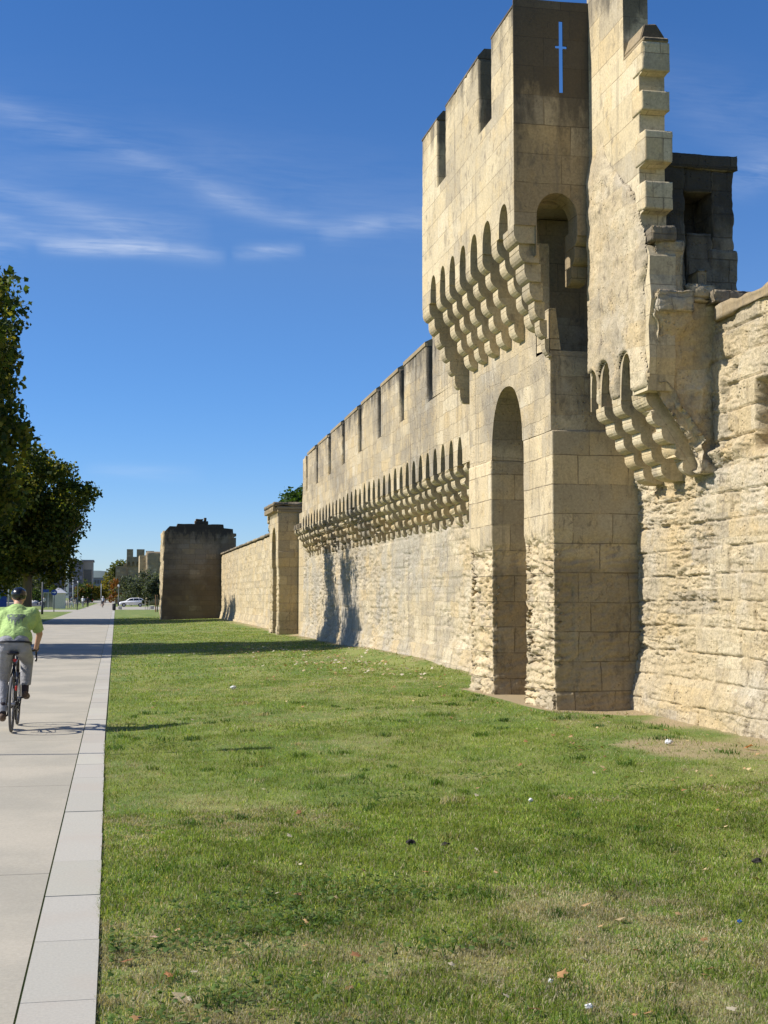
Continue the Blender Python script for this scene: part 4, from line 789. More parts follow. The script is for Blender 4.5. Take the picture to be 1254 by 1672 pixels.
small_tree('maple_tree', 'green tree turning orange on one side, left of the end of the path', -6.9, 300, 5.6, 2.5, GR + GR + [(.09, .12, .03), (.17, .09, .025)], seed=37, z0=.1)
small_tree('lime_tree', 'tall sunlit green tree left of the battlemented far tower', 1.0, 345, 13.2, 3.6, [(.095, .12, .028), (.07, .095, .02), (.13, .13, .04)], 4200, seed=38, z0=.1, size=.5)
small_tree('lime_tree', 'yellow green tree peeping over the far wall beside the battlemented tower', 6.6, 380, 13.4, 2.8, [(.12, .13, .03), (.09, .11, .03)], 3000, seed=39, z0=.3, size=.5)
small_tree('shrub', 'low green bush between the bollards and the kiosk', -12.5, 262, 3.2, 2.8, GR, 2000, seed=40, z0=.02)
small_tree('shrub', 'dull green street tree beyond the kiosk', -15.5, 300, 6.4, 3.0, [(.055, .075, .03), (.04, .055, .02)], 2600, seed=41, z0=.1)
small_tree('shrub', 'light green street tree in front of the far buildings, at the left edge', -19.5, 290, 6.5, 2.6, [(.11, .125, .03), (.05, .07, .02)], 2400, seed=42, z0=.2)
c, r = blobs(50, (-.45, 0, 5.9), (2.0, 2.0, 1.6), 14, .65)
tree('pine_tree', 'dense green pine crown showing above the buttress pier', (11.3, 74.5, 0), [((0, 0, 0), .3), ((.1, 0, 3), .24), ((0, .1, 6), .12)], [[((.1, 0, 3.4), .14), ((1.3, .4, 5.4), .05)], [((.1, 0, 3.4), .14), ((-1.3, .4, 5.4), .05)]], c, r, 15000, .2, [(.04, .085, .016), (.055, .105, .02), (.03, .06, .012)], seed=51, cl=.32)

# ------------------------------------------------------------------ people and bicycles
def flesh(name, caps, mat, parent, vox=.014, smooth=4, balls=(), cut=None, xf=None):
    """tapered limbs and masses fused into one continuous surface"""
    m = MB()
    for a, b, ra, rb in caps:
        a = Vector(a); b = Vector(b); m.ball(a, ra, 12, 8); m.ball(b, rb, 12, 8); m.tube([a, b], [ra, rb], 12)
    for c, r in balls: m.ball(c, r, 14, 10)
    o = m.build(name, mat); md = o.modifiers.new('r', 'REMESH'); md.mode = 'VOXEL'; md.voxel_size = vox
    sm = o.modifiers.new('s', 'SMOOTH'); sm.factor = .5; sm.iterations = smooth
    dg = bpy.context.evaluated_depsgraph_get(); me = bpy.data.meshes.new_from_object(o.evaluated_get(dg)); bpy.data.objects.remove(o)
    if cut:                                       # hems: cut away everything on the far side of a plane (point, outward normal)
        bm = bmesh.new(); bm.from_mesh(me)
        for p, n in cut:
            g = bmesh.ops.bisect_plane(bm, geom=bm.verts[:] + bm.edges[:] + bm.faces[:], plane_co=p, plane_no=n, clear_outer=True)
        bm.to_mesh(me); bm.free()
    me.name = name; me.polygons.foreach_set('use_smooth', np.ones(len(me.polygons), bool))
    if xf: me.transform(xf)
    me.materials.clear(); me.materials.append(mat); o = link(name, me); o.parent = parent; return o
skin_m = plain('skin', (.50, .29, .19), .55, .4); black = plain('black_rubber', (.018, .018, .02), .6, .4); lime = None
def cloth(name, col, wr=.9):
    t = NT(name); P = t.pos(); n = t.noise(t.map(P, (9, 9, 16)), 1.1, 4, .6, .8); f = t.noise(P, 160, 3); t.b.inputs['Roughness'].default_value = .85
    t.bump(t.math('ADD', t.math('MULTIPLY', n, 1.0), t.math('MULTIPLY', f, .05)), wr, .03); return t.done(t.mix(1.0, col, t.ramp(n, .3, .7, .90, 1.06), 'MULTIPLY'))
M['lime'] = cloth('lime_green_jersey', (.36, .50, .18)); M['greyt'] = cloth('grey_trousers', (.29, .29, .305)); M['print'] = cloth('grey_print', (.16, .19, .155)); M['shoe'] = plain('brown_shoe', (.10, .065, .045), .7); M['sock'] = plain('dark_sock', (.045, .035, .04), .9)
gloss = plain('gloss_black', (.012, .012, .014), .25, .5); alloy = plain('dull_alloy', (.35, .35, .36), .4, .5, .7); tyre_m = plain('grey_tyre', (.10, .098, .095), .75); redl = plain('red_reflector', (.45, .03, .03), .3)

def bicycle(label, loc, detail=True, group=None, frame_m=gloss):
    b = thing('bicycle', label, 'bicycle', loc, group); O = Vector(loc)
    T = Matrix.Translation(O)
    hub_r, hub_f = Vector((0, 0, .34)), Vector((0, 1.03, .34)); bb = Vector((0, .43, .28)); st = Vector((0, .27, .80)); ht = Vector((0, .90, .86)); hb = Vector((0, .95, .68))
    m = MB()
    m.tube([bb, st], .017).tube([st, Vector((0, .225, .95))], .0135).tube([st + Vector((0, 0, -.03)), ht], .016).tube([bb, hb], .021).tube([ht + (ht - hb) * .15, hb], .022)
    for s in (-1, 1):
        m.tube([bb + Vector((s * .03, -.03, 0)), hub_r + Vector((s * .062, 0, 0))], .010).tube([st + Vector((s * .012, 0, -.05)), Vector((s * .04, .07, .58)), hub_r + Vector((s * .062, 0, 0))], .009)
        m.tube([hb + Vector((s * .04, .0, -.02)), Vector((s * .055, .985, .55)), hub_f + Vector((s * .052, 0, 0))], [.014, .012, .009])
    m.tube([hb + Vector((-.05, 0, -.02)), hb + Vector((.05, 0, -.02))], .015); m.tube([bb + Vector((-.04, 0, 0)), bb + Vector((.04, 0, 0))], .024, 12)
    m.build('frame', frame_m, b, smooth=True, xf=T)
    for hub, nm in ((hub_r, 'wheel'), (hub_f, 'wheel')):
        w = MB().tube([hub + Vector((-.05, 0, 0)), hub + Vector((.05, 0, 0))], .02, 10)
        for k in range(20):
            a = k * math.pi / 10; w.tube([hub + Vector((.02 * (-1) ** k, .018 * math.cos(a + .6), .018 * math.sin(a + .6))), hub + Vector((0, .305 * math.cos(a), .305 * math.sin(a)))], .0013, 4)
        wo = w.build('wheel', alloy, b, xf=T)
        MB().ring(hub, .323, .017, 'x', 56, 10).build('tyre', tyre_m, wo, smooth=True, xf=T); MB().ring(hub, .303, .010, 'x', 48, 6).build('rim', gloss, wo, smooth=True, xf=T)
    s = MB(); s.prism([(-.014, .15), (.014, .15), (.022, .04), (.078, -.07), (.07, -.12), (0, -.10), (-.07, -.12), (-.078, -.07), (-.022, .04)], 'z', .935, .972)
    s.build('saddle', gloss, b, bevel=.012, seg=2, smooth=True, xf=T @ Matrix.Translation((0, .17, 0)))
    h = MB().tube([(-.20, .93, .95), (.20, .93, .95)], .014).tube([(0, .93, .95), (0, .88, .90)], .018)
    for q in (-1, 1): h.tube([(q * .20, .93, .95), (q * .215, 1.0, .955), (q * .22, 1.05, .92), (q * .225, 1.03, .84), (q * .225, .95, .82)], .014); h.tube([(q * .215, 1.02, .95), (q * .215, 1.07, 1.0)], [.018, .014]); h.tube([(q * .215, 1.07, .98), (q * .22, 1.075, .88)], .006)
    h.build('handlebar', gloss, b, smooth=True, xf=T)
    ca = R(40); c = MB().ring(bb + Vector((.05, 0, 0)), .085, .006, 'x', 28, 5)
    pr = bb + Vector((.07, .16 * math.cos(ca), .16 * math.sin(ca))); pl = bb + Vector((-.07, -.16 * math.cos(ca), -.16 * math.sin(ca)))
    c.tube([bb + Vector((.065, 0, 0)), pr], .011).tube([bb + Vector((-.065, 0, 0)), pl], .011).ring(hub_r + Vector((.045, 0, 0)), .045, .008, 'x', 18, 5); c.tube([bb + Vector((.05, 0, .085)), hub_r + Vector((.045, 0, .045))], .004, 4).tube([bb + Vector((.05, 0, -.085)), hub_r + Vector((.045, .02, -.12)), hub_r + Vector((.045, 0, -.05))], .005, 4)
    c.build('crankset', gloss, b, smooth=True, xf=T)
    for p, q in ((pr, 1), (pl, -1)): MB().box(p.x + q * .005 - (.09 if q < 0 else 0), p.x + q * .005 + (.09 if q > 0 else 0), p.y - .04, p.y + .04, p.z - .012, p.z + .012).build('pedal', gloss, b, bevel=.004, xf=T)
    MB().box(hub_r.x + .035, hub_r.x + .06, .01, .05, .15, .28).build('derailleur', gloss, b, bevel=.006, xf=T)
    MB().box(.035, .06, .02, .045, .50, .56).build('rear_light', redl, b, bevel=.006, xf=T)
    MB().tube([(.012, .25, .86), (.012, .225, .86)], .022, 10).build('reflector', redl, b, xf=T)
    return b
BX = (-1.225, 17.05, .012)
bicycle('slim black road bicycle with grey tyres, under the rider in the lime green shirt', BX)
def rider():
    T = Matrix.Translation(BX); p = thing('person', 'cyclist seen from behind in a lime green shirt, grey trousers and black helmet', 'person', BX)
    hipR, hipL = (.095, .22, 1.0), (-.095, .22, 1.0); knR, knL = (.135, .62, .86), (-.14, .46, .62); anR, anL = (.125, .50, .47), (-.125, .29, .215)
    shR, shL = (.20, .58, 1.43), (-.20, .58, 1.43); elR, elL = (.275, .73, 1.17), (-.275, .73, 1.17); wrR, wrL = (.225, .95, .985), (-.225, .95, .985)
    # one continuous body: trunk, neck, head with ears and nose, tapered arms and legs, hands with separate fingers closed on the hoods
    caps = [((0, .25, 1.08), (0, .46, 1.30), .135, .15), ((0, .46, 1.30), (0, .58, 1.43), .15, .12), (shL, shR, .062, .062), ((0, .60, 1.46), (.01, .70, 1.56), .058, .054)]
    for sh, el, wr, hip, kn, an, q in ((shR, elR, wrR, hipR, knR, anR, 1), (shL, elL, wrL, hipL, knL, anL, -1)):
        caps += [(sh, el, .056, .042), (el, wr, .042, .028), (hip, kn, .072, .055), (kn, an, .055, .036), (an, (an[0], an[1] + .15, an[2] - .06), .036, .03)]
        palm = (wr[0] - .002 * q, wr[1] + .065, wr[2] + .01); caps.append((wr, palm, .027, .030))
        for k in range(4):                        # four fingers, unequal, bent round the hood and drop bar
            y = palm[1] - .02 + .019 * k; L = (.050, .058, .055, .042)[k]; a = (palm[0] + q * .022, y, palm[2] - .004); b_ = (palm[0] + q * .030, y + .012, palm[2] - L * .55); c_ = (palm[0] + q * .012, y + .016, palm[2] - L)
            caps += [(a, b_, .0095, .009), (b_, c_, .009, .008)]
        caps += [((palm[0] - q * .018, palm[1] - .03, palm[2]), (palm[0] - q * .030, palm[1] + .01, palm[2] - .02), .011, .010), ((palm[0] - q * .030, palm[1] + .01, palm[2] - .02), (palm[0] - q * .022, palm[1] + .035, palm[2] - .035), .010, .009)]
    hd = (.012, .765, 1.635)
    balls = [(hd, (.074, .092, .108)), ((.012, .80, 1.585), (.055, .062, .055)), ((.012, .862, 1.625), (.014, .02, .022)), ((-.064, .75, 1.63), (.012, .02, .03)), ((.088, .75, 1.63), (.012, .02, .03)), ((0, .25, 1.07), (.155, .13, .12))]
    flesh('body', caps, skin_m, p, .0085, 2, balls)
    for o in (p,): pass
    # clothing
    sc = [((0, .27, 1.10), (0, .44, 1.28), .172, .182), ((0, .44, 1.28), (0, .57, 1.41), .182, .15), ((-.05, .30, 1.13), (.05, .30, 1.13), .17, .17), (shL, shR, .085, .085), ((-.12, .50, 1.34), (.12, .50, 1.34), .14, .14), ((0, .6, 1.46), (0, .65, 1.50), .08, .066)]
    for sh, el in ((shR, elR), (shL, elL)):
        e = tuple(sh[i] + (el[i] - sh[i]) * 1.0 for i in range(3)); sc.append((sh, e, .082, .070))
    cuts = [((0, .16, 1.045), (0, -.35, -1)), ((0, .655, 1.512), (0, .7, 1))]
    for el, sh in ((elR, shR), (elL, shL)):
        pass
    shirt = flesh('shirt', sc, M['lime'], p, .013, 4, cut=cuts)
    cutoff = []
    bm = bmesh.new(); bm.from_mesh(shirt.data)
    for q in (1, -1):
        c = Vector((q * .262, .70, 1.215)); n = Vector((q * .28, .55, -1)).normalized()
        dead = [f for f in bm.faces if (f.calc_center_median() - c).dot(n) > 0 and f.calc_center_median().x * q > .185]
        bmesh.ops.delete(bm, geom=dead, context='FACES')
    bm.to_mesh(shirt.data); bm.free()
    # grey drip-shaped print across the shoulder blades, laid on the cloth
    from mathutils.bvhtree import BVHTree
    bvh = BVHTree.FromPolygons([v.co for v in shirt.data.vertices], [q.vertices[:] for q in shirt.data.polygons])
    outl = [(-.115, .020), (-.10, .035), (-.06, .040), (0, .036), (.06, .040), (.10, .035), (.115, .020), (.10, -.005), (.085, -.012), (.078, -.055), (.066, -.015), (.05, -.02), (.040, -.085), (.026, -.03), (.012, -.035), (-.004, -.125), (-.018, -.035), (-.034, -.03), (-.046, -.075), (-.056, -.02), (-.072, -.012), (-.084, -.05), (-.092, -.008)]
    holes = [(-.062, .018), (0, .018), (.062, .018)]
    def inside(x, z):
        c = False; n = len(outl)
        for i in range(n):
            (x0, z0), (x1, z1) = outl[i], outl[i - 1]
            if (z0 > z) != (z1 > z) and x < (x1 - x0) * (z - z0) / (z1 - z0) + x0: c = not c
        return c and all(((x - a) / .024) ** 2 + ((z - b) / .010) ** 2 > 1 for a, b in holes)
    V = {}; F = []; g = .006
    def pt(i, j):
        if (i, j) not in V:
            h = bvh.ray_cast(Vector((.01 + i * g, -.5, 1.385 + j * g)), Vector((0, 1, 0))); V[i, j] = (h[0] + h[1] * .003 if h[0] is not None else None)
        return V[i, j]
    idx = {}; VL = []
    for i in range(-22, 22):
        for j in range(-24, 9):
            if inside((i + .5) * g, (j + .5) * g):
                q = [(i, j), (i + 1, j), (i + 1, j + 1), (i, j + 1)]
                if all(pt(*k) is not None for k in q):
                    for k in q:
                        if k not in idx: idx[k] = len(VL); VL.append(pt(*k))
                    F.append([idx[k] for k in q])
    pr = MB().add(VL, F).build('print', M['print'], shirt, smooth=True); pr.location = (0, 0, 0)
    tc = [((-.05, .24, 1.075), (.05, .24, 1.075), .148, .148), ((0, .27, 1.09), (0, .27, 1.10), .155, .15)]
    for hip, kn, an in ((hipR, knR, anR), (hipL, knL, anL)):
        e = tuple(an[i] + (kn[i] - an[i]) * (.22 if an is anR else .0) for i in range(3)); tc += [((hip[0], hip[1] + .015, hip[2] + .01), kn, .112, .084), (kn, e, .082, .068)]
    tr = flesh('trousers', tc, M['greyt'], p, .013, 4, cut=[((0, .26, 1.13), (0, .3, 1))])
    bm = bmesh.new(); bm.from_mesh(tr.data)
    dead = [f for f in bm.faces if (f.calc_center_median().x > .04 and f.calc_center_median().z < .535 and f.calc_center_median().y < .6) or (f.calc_center_median().x < -.03 and f.calc_center_median().z < .235)]
    bmesh.ops.delete(bm, geom=dead, context='FACES'); bm.to_mesh(tr.data); bm.free()
    MB().tube([(-.17, .24, 1.085), (.17, .24, 1.085)], .001, 4)
    flesh('belt', [((-.07, .235, 1.075), (.07, .235, 1.075), .150, .150)], black, p, .014, 2, cut=[((0, .2, 1.085), (0, .2, 1)), ((0, .2, 1.06), (0, -.2, -1))])
    for an, q in ((anR, 1), (anL, -1)):
        flesh('sock', [((an[0], an[1] + .01, an[2] + .10), an, .047, .044), (an, (an[0], an[1] + .05, an[2] - .02), .044, .04)], M['sock'], p, .012, 2)
        z = an[2]; flesh('shoe', [((an[0], an[1] - .035, z - .045), (an[0] + .01 * q, an[1] + .10, z - .075), .043, .045), ((an[0] + .01 * q, an[1] + .10, z - .075), (an[0] + .015 * q, an[1] + .19, z - .085), .045, .036)], M['shoe'], p, .010, 2, cut=[((0, 0, z - .115), (0, 0, -1))])
    # helmet: ribbed shell with vents
    hb = flesh('helmet', [], gloss, p, .010, 2, [((.012, .745, 1.675), (.098, .128, .092))], cut=[((0, .76, 1.625), (0, .25, -1))])
    vm = MB()
    for k in (-.05, -.017, .017, .05): vm.tube([(.012 + k * .9, .635 + abs(k) * .5, 1.69), (.012 + k, .70, 1.752 - abs(k) * .3), (.012 + k, .80, 1.756 - abs(k) * .3)], .010, 6)
    vo = vm.build('vent_rib', plain('helmet_grey', (.20, .20, .21), .35), hb, smooth=True); vo.location = (0, 0, 0)
    for q in (-1, 1):
        flesh('glove', [((q * .225, .97, .99), (q * .224, 1.02, .992), .034, .038)], black, p, .009, 2, [((q * .235, 1.015, .975), (.028, .042, .028))])
    for o in [c for c in bpy.data.objects if c.parent == p]: o.location = (0, 0, 0)
    return p
rider()

def walker(label, loc, head, top, legs, hat=None, stride=.22, h=1.0, carry=None, group=None, cat='person', sit=False):
    p = thing('person', label, 'person', loc, group); p.rotation_euler = (0, 0, R(head)); p.scale = (h, h, h)
    s = stride
    caps = [((0, 0, 1.0), (0, .01, 1.35), .12, .13), ((-.17, 0, 1.40), (.17, 0, 1.40), .055, .055), ((0, 0, 1.42), (0, .02, 1.54), .05, .05)]
    lt = []
    for q in (1, -1):
        f = s * q
        legp = [(q * .09, 0, .92), (q * .09, f * .6 + .03, .50), (q * .09, f - .02, .08)] if not sit else [(q * .09, 0, .55), (q * .1, .42, .55), (q * .1, .42, .08)]
        caps += [(legp[0], legp[1], .08, .055), (legp[1], legp[2], .055, .036), (legp[2], (legp[2][0], legp[2][1] + .15, .04), .036, .032)]
        lt += [(legp[0], legp[1], .10, .075), (legp[1], (legp[2][0], legp[2][1], .12), .075, .06)]
        caps += [((q * .19, 0, 1.39), (q * .23, -f * .5, 1.12), .045, .036), ((q * .23, -f * .5, 1.12), (q * .22, -f * .8 + .08, .88), .036, .026)]
        for k in range(5): caps.append(((q * .22, -f * .8 + .09 - .012 * k, .86), (q * .215, -f * .8 + .11 - .02 * k, .79 + .01 * abs(k - 2)), .009, .007))
    if sit: caps = [((a[0], a[1], a[2] - (.38 if a[2] > .6 else 0)), (b[0], b[1], b[2] - (.38 if b[2] > .6 else 0)), ra, rb) for a, b, ra, rb in caps]
    dz = -.38 if sit else 0
    flesh('body', caps, skin_m, p, .022, 2, [((0, .03, 1.64 + dz), (.075, .09, .11)), ((0, .125, 1.62 + dz), (.012, .018, .02))])
    flesh('shirt', [((0, 0, 1.0 + dz), (0, .01, 1.34 + dz), .15, .165), ((-.17, 0, 1.385 + dz), (.17, 0, 1.385 + dz), .078, .078)] + [((q * .19, 0, 1.38 + dz), (q * .23, -s * q * .5, 1.13 + dz), .066, .056) for q in (1, -1)], plain('shirt_cloth', top, .9), p, .024, 2)
    flesh('trousers', lt + [((-.06, 0, .95 + dz), (.06, 0, .95 + dz), .13, .13)], plain('trouser_cloth', legs, .9), p, .024, 2)
    flesh('hair', [], plain('hair', hat or (.03, .022, .015), .8), p, .022, 1, [((0, .005, 1.69 + dz), (.088, .10, .085))])
    for o in [c for c in bpy.data.objects if c.parent == p]: o.location = (0, 0, 0)
    return p
walker('person in a white top on the path, walking left of one in black', (-5.12, 219.5, .01), 0, (.75, .74, .72), (.25, .25, .27), (.75, .73, .68), .15)
walker('person in black with a bag walking beside the one in white', (-4.38, 219.6, .01), 5, (.03, .03, .035), (.03, .03, .035), None, .2)
walker('person in white trousers striding beside the pale posts', (-6.55, 209, .01), -80, (.10, .12, .16), (.72, .71, .68), None, .30)
walker('person in a pale shirt standing by the kiosk sign', (-10.1, 199, .01), 20, (.62, .58, .50), (.10, .10, .12), None, .08)
walker('person in red sitting far off beside the end of the path', (-6.9, 413, .01), 30, (.55, .04, .04), (.04, .04, .06), None, 0, 1.0, None, None, 'person', True)
walker('person in a dark coat walking far off at the right end of the path', (-2.75, 370, .01), 180, (.02, .02, .022), (.02, .02, .025), None, .2)
def far_cyclist():
    loc = (-1.9, 206.8, .012); bicycle('bicycle far along the path, ridden towards the camera', loc, frame_m=black)
    p = thing('person', 'distant cyclist in a white helmet, right of the walking pair', 'person', loc)
    caps = [((0, .24, 1.05), (0, .5, 1.40), .14, .14), ((-.19, .56, 1.42), (.19, .56, 1.42), .06, .06), ((0, .58, 1.45), (0, .66, 1.56), .055, .05)]
    for q in (1, -1): caps += [((q * .19, .56, 1.41), (q * .27, .72, 1.18), .05, .04), ((q * .27, .72, 1.18), (q * .22, .96, .98), .04, .03), ((q * .1, .22, 1.0), (q * .13, .62 - .1 * (q < 0), .86 - .2 * (q < 0)), .085, .06), ((q * .13, .62 - .1 * (q < 0), .86 - .2 * (q < 0)), (q * .12, .5 - .2 * (q < 0), .45 - .25 * (q < 0)), .06, .04), ((q * .12, .5 - .2 * (q < 0), .44 - .25 * (q < 0)), (q * .12, .62 - .2 * (q < 0), .39 - .25 * (q < 0)), .038, .035)]
    flesh('body', caps, skin_m, p, .02, 2, [((0, .72, 1.63), (.075, .09, .11)), ((0, .82, 1.61), (.012, .02, .02))])
    flesh('shirt', [((0, .25, 1.08), (0, .5, 1.38), .165, .165), ((-.19, .56, 1.41), (.19, .56, 1.41), .08, .08)] + [((q * .19, .56, 1.40), (q * .27, .72, 1.19), .068, .058) for q in (1, -1)], plain('grey_shirt', (.34, .34, .36), .9), p, .022, 2)
    flesh('shorts', [((q * .09, .22, 1.0), (q * .13, .6 - .1 * (q < 0), .86 - .2 * (q < 0)), .11, .085) for q in (1, -1)], plain('dark_shorts', (.05, .05, .06), .9), p, .022, 2)
    flesh('helmet', [], plain('white_helmet', (.75, .75, .75), .4), p, .018, 1, [((0, .72, 1.69), (.095, .125, .085))])
    for o in [c for c in bpy.data.objects if c.parent == p]: o.location = (0, 0, 0)
far_cyclist()

# ------------------------------------------------------------------ cars
glass = plain('dark_glass', (.015, .018, .022), .08, .6); white_p = plain('white_car_paint', (.78, .78, .78), .25, .5); grey_p = plain('grey_car_paint', (.22, .23, .25), .3, .5); dark_p = plain('dark_blue_car_paint', (.03, .04, .07), .3, .5); lampm = plain('headlamp', (.7, .72, .75), .15, .6)
def car(label, loc, rot, paint, group=None):
    c = thing('parked_car', label, 'car', loc, group); c.rotation_euler = (0, 0, R(rot)); col = []
    # nose at -x; a one-box hatchback: body sides below the waist, cabin narrowing above
    prof = [(-2.05, .28), (-2.12, .42), (-2.10, .62), (-1.98, .80), (-1.2, .97), (-.95, 1.0), (1.7, 1.02), (2.02, .98), (2.10, .70), (2.10, .40), (2.0, .26)]
    def arch_(cx): return [(cx + .36 * math.cos(a), .28 + .36 * math.sin(a)) for a in [k * math.pi / 8 for k in range(9)]]
    low = prof + arch_(1.30) + arch_(-1.32)
    b = MB().prism(low, 'y', -.86, .86).build('body', paint, c, bevel=.06, seg=3, smooth=True)
    cab = [(-1.12, .97), (-.42, 1.40), (-.1, 1.47), (.9, 1.49), (1.55, 1.40), (1.98, 1.0)]
    V = [(x, -.80 + .18 * (z - .97) / .5, z) for x, z in cab] + [(x, .80 - .18 * (z - .97) / .5, z) for x, z in cab]; n = len(cab)
    MB().add(V, [tuple(range(n)), tuple(range(2 * n - 1, n - 1, -1))] + [(i, (i + 1) % n, n + (i + 1) % n, n + i) for i in range(n)]).build('roof', paint, c, bevel=.05, seg=3, smooth=True)
    for s in (-1, 1):
        for x in ([(-.88, 1.02), (-.35, 1.34), (.16, 1.40), (.16, 1.03)], [(.24, 1.03), (.24, 1.40), (.95, 1.42), (1.15, 1.05)], [(1.23, 1.06), (1.05, 1.41), (1.42, 1.36), (1.62, 1.08)]):
            m = MB(); m.add([(a, s * (.81 - .18 * (z - .97) / .5), z) for a, z in x] + [(a, s * (.78 - .18 * (z - .97) / .5), z) for a, z in x], [(0, 1, 2, 3), (7, 6, 5, 4)] + [(i, (i + 1) % 4, 4 + (i + 1) % 4, 4 + i) for i in range(4)]); m.build('window', glass, c)
        MB().box(-2.06, -1.82, s * .60 - .16, s * .60 + .16, .62, .78).build('headlight', lampm, c, bevel=.04, seg=2, smooth=True)
        MB().box(-.85, -.68, s * .93 - .07, s * .93 + .07, 1.0, 1.12).build('mirror', paint, c, bevel=.03, seg=2, smooth=True)
    for (x, z, x2, z2, nm) in ((-1.10, 1.01, -.45, 1.405, 'windscreen'), (1.93, 1.05, 1.58, 1.395, 'rear_window')):
        o = .02 if x > 0 else -.02; m = MB(); m.add([(x + o, -.70, z), (x + o, .70, z), (x2 + o, .58, z2), (x2 + o, -.58, z2), (x, -.70, z), (x, .70, z), (x2, .58, z2), (x2, -.58, z2)], [(0, 1, 2, 3), (7, 6, 5, 4), (0, 1, 5, 4), (1, 2, 6, 5), (2, 3, 7, 6), (3, 0, 4, 7)]); m.build(nm, glass, c)
    for x in (-1.32, 1.30):
        for s in (-1, 1):
            w = MB().tube([(x, s * .66, .32), (x, s * .84, .32)], .2, 20).build('wheel', alloy, c)
            MB().ring((x, s * .75, .32), .24, .085, 'y', 28, 10).build('tyre', black, w, smooth=True)
    for o in bpy.data.objects:
        if o.parent == c: o.location = (0, 0, 0)
    for o in bpy.data.objects:
        if o.parent and o.parent.parent == c: o.location = (0, 0, 0)
    return c
def copy_tree(o, parent=None):
    c = o.copy(); SC.collection.objects.link(c); c.parent = parent
    for ch in [q for q in bpy.data.objects if q.parent == o]: copy_tree(ch, c)
    return c
car('white hatchback parked side-on in front of the olive trees', (2.62, 224.5, .06), 0, white_p)
g_ = 'cars in the car park beyond the lawn'
k1 = car('white car in the far car park, beside the cyclist\'s helmet', (-17.3, 300, .01), 95, white_p, g_)
car('dark blue car parked right of the far white one', (-14.9, 298, .01), 88, dark_p, g_)
car('grey car parked left of the far white one', (-20.2, 303, .01), 92, grey_p, g_)

# ------------------------------------------------------------------ street furniture and far buildings
def at(px, Y): return Y * math.tan(R(11.2348) + math.atan((px - 627) / 2200))
steel = plain('dark_steel', (.02, .022, .026), .45, .5); pale = plain('pale_steel', (.45, .46, .47), .5, .4); wood = plain('pale_wood_post', (.40, .36, .26), .9); cream = plain('cream_render', (.68, .62, .50), .85); roofm = plain('zinc_roof', (.42, .42, .43), .5, .4); blue_s = plain('blue_sign', (.02, .06, .28), .4); white_s = plain('white_sign', (.8, .8, .8), .5); concr = stone('block_stone', (.55, .52, .46), (.5, .47, .4), 9, 9, .001, joint=0, bump=.3)
def lamp(label, x, y, h, r=.05, head='globe', group=None):
    t = thing('street_lamp', label, 'street lamp', (x, y, 0), group)
    MB().tube([(x, y, 0), (x, y, .9), (x, y, .95), (x, y, h)], [r * 1.5, r * 1.4, r, r * .7], 10).build('pole', steel, t, smooth=True)
    if head == 'globe': MB().tube([(x, y, h), (x, y, h + .08), (x, y, h + .38), (x, y, h + .42)], [.06, .13, .16, .03], 12).build('lantern', pale, t, smooth=True)
    else: MB().tube([(x, y, h - .1), (x + .25, y, h + .08), (x + .7, y, h + .1)], [.03, .03, .025], 8).box(x + .35, x + .85, y - .09, y + .09, h + .04, h + .13).build('lantern', steel, t)
    return t
lamp('tall thin dark lamp post by the grass corner, left of the round blue sign', -6.94, 134, 8.0, .075, 'arm')
lamp('short dark lamp post in front of the olive trees', at(194.5, 205), 205, 3.1, .075)
lamp('slim dark lamp post rising between the bollards', at(107, 215), 215, 4.6, .06)
lamp('slim dark lamp post nearest the end of the path', at(128, 240), 240, 4.0, .05)
lamp('slim lamp post out on the left of the path', -4.55, 15.05, 4.3, .035, 'arm')
m = MB().tube([(at(120, 230), 230, 0), (at(120, 230), 230, 5.4)], [.09, .06], 10); tag(m.build('flag_pole', pale, smooth=True), 'pale grey pole standing among the bollards', 'pole')
m = MB().tube([(at(15, 200), 200, 0), (at(15, 200), 200, 5.6)], [.09, .07], 10); tag(m.build('flag_pole', pale, smooth=True), 'pale grey pole at the left edge of the view, above the blue panel', 'pole')
m = MB().tube([(at(166, 260), 260, 0), (at(166, 260), 260, 4.2)], [.06, .05], 8); tag(m.build('flag_pole', pale, smooth=True), 'thin pale pole in front of the yellow tree', 'pole')
sx_, sy_ = -6.81, 156.3
sg = thing('road_sign', 'round blue sign with a white arrow on a dark post at the grass corner', 'road sign', (sx_, sy_, 0))
MB().tube([(sx_, sy_, 0), (sx_, sy_, 2.5)], .05, 10).build('post', steel, sg, smooth=True)
MB().tube([(sx_, sy_ - .06, 2.17), (sx_, sy_ - .10, 2.17)], .33, 28).build('disc', blue_s, sg)
MB().prism([(sx_ - .20, 2.14), (sx_ + .04, 2.14), (sx_ + .04, 2.06), (sx_ + .22, 2.17), (sx_ + .04, 2.28), (sx_ + .04, 2.20), (sx_ - .20, 2.20)], 'y', sy_ - .112, sy_ - .10).build('arrow', white_s, sg)
pn = thing('information_panel', 'dark blue panel standing at the left edge behind the cyclist', 'sign', (at(4, 131), 131, 0)); x = at(4, 131)
MB().box(x - .55, x + .45, 130.95, 131.05, .55, 2.25).build('panel', blue_s, pn, bevel=.01); MB().tube([(x - .4, 131.1, 0), (x - .4, 131.1, 2.1)], .04).tube([(x + .3, 131.1, 0), (x + .3, 131.1, 2.1)], .04).build('post', steel, pn); MB().box(x - .4, x - .05, 130.93, 130.95, 1.5, 1.95).build('notice', plain('faded_green', (.10, .25, .22)), pn)
kx, ky = at(96, 200), 200
ks = thing('kiosk', 'small cream kiosk with a pale hipped roof and a canopy, behind the round blue sign', 'kiosk', (kx, ky, 0))
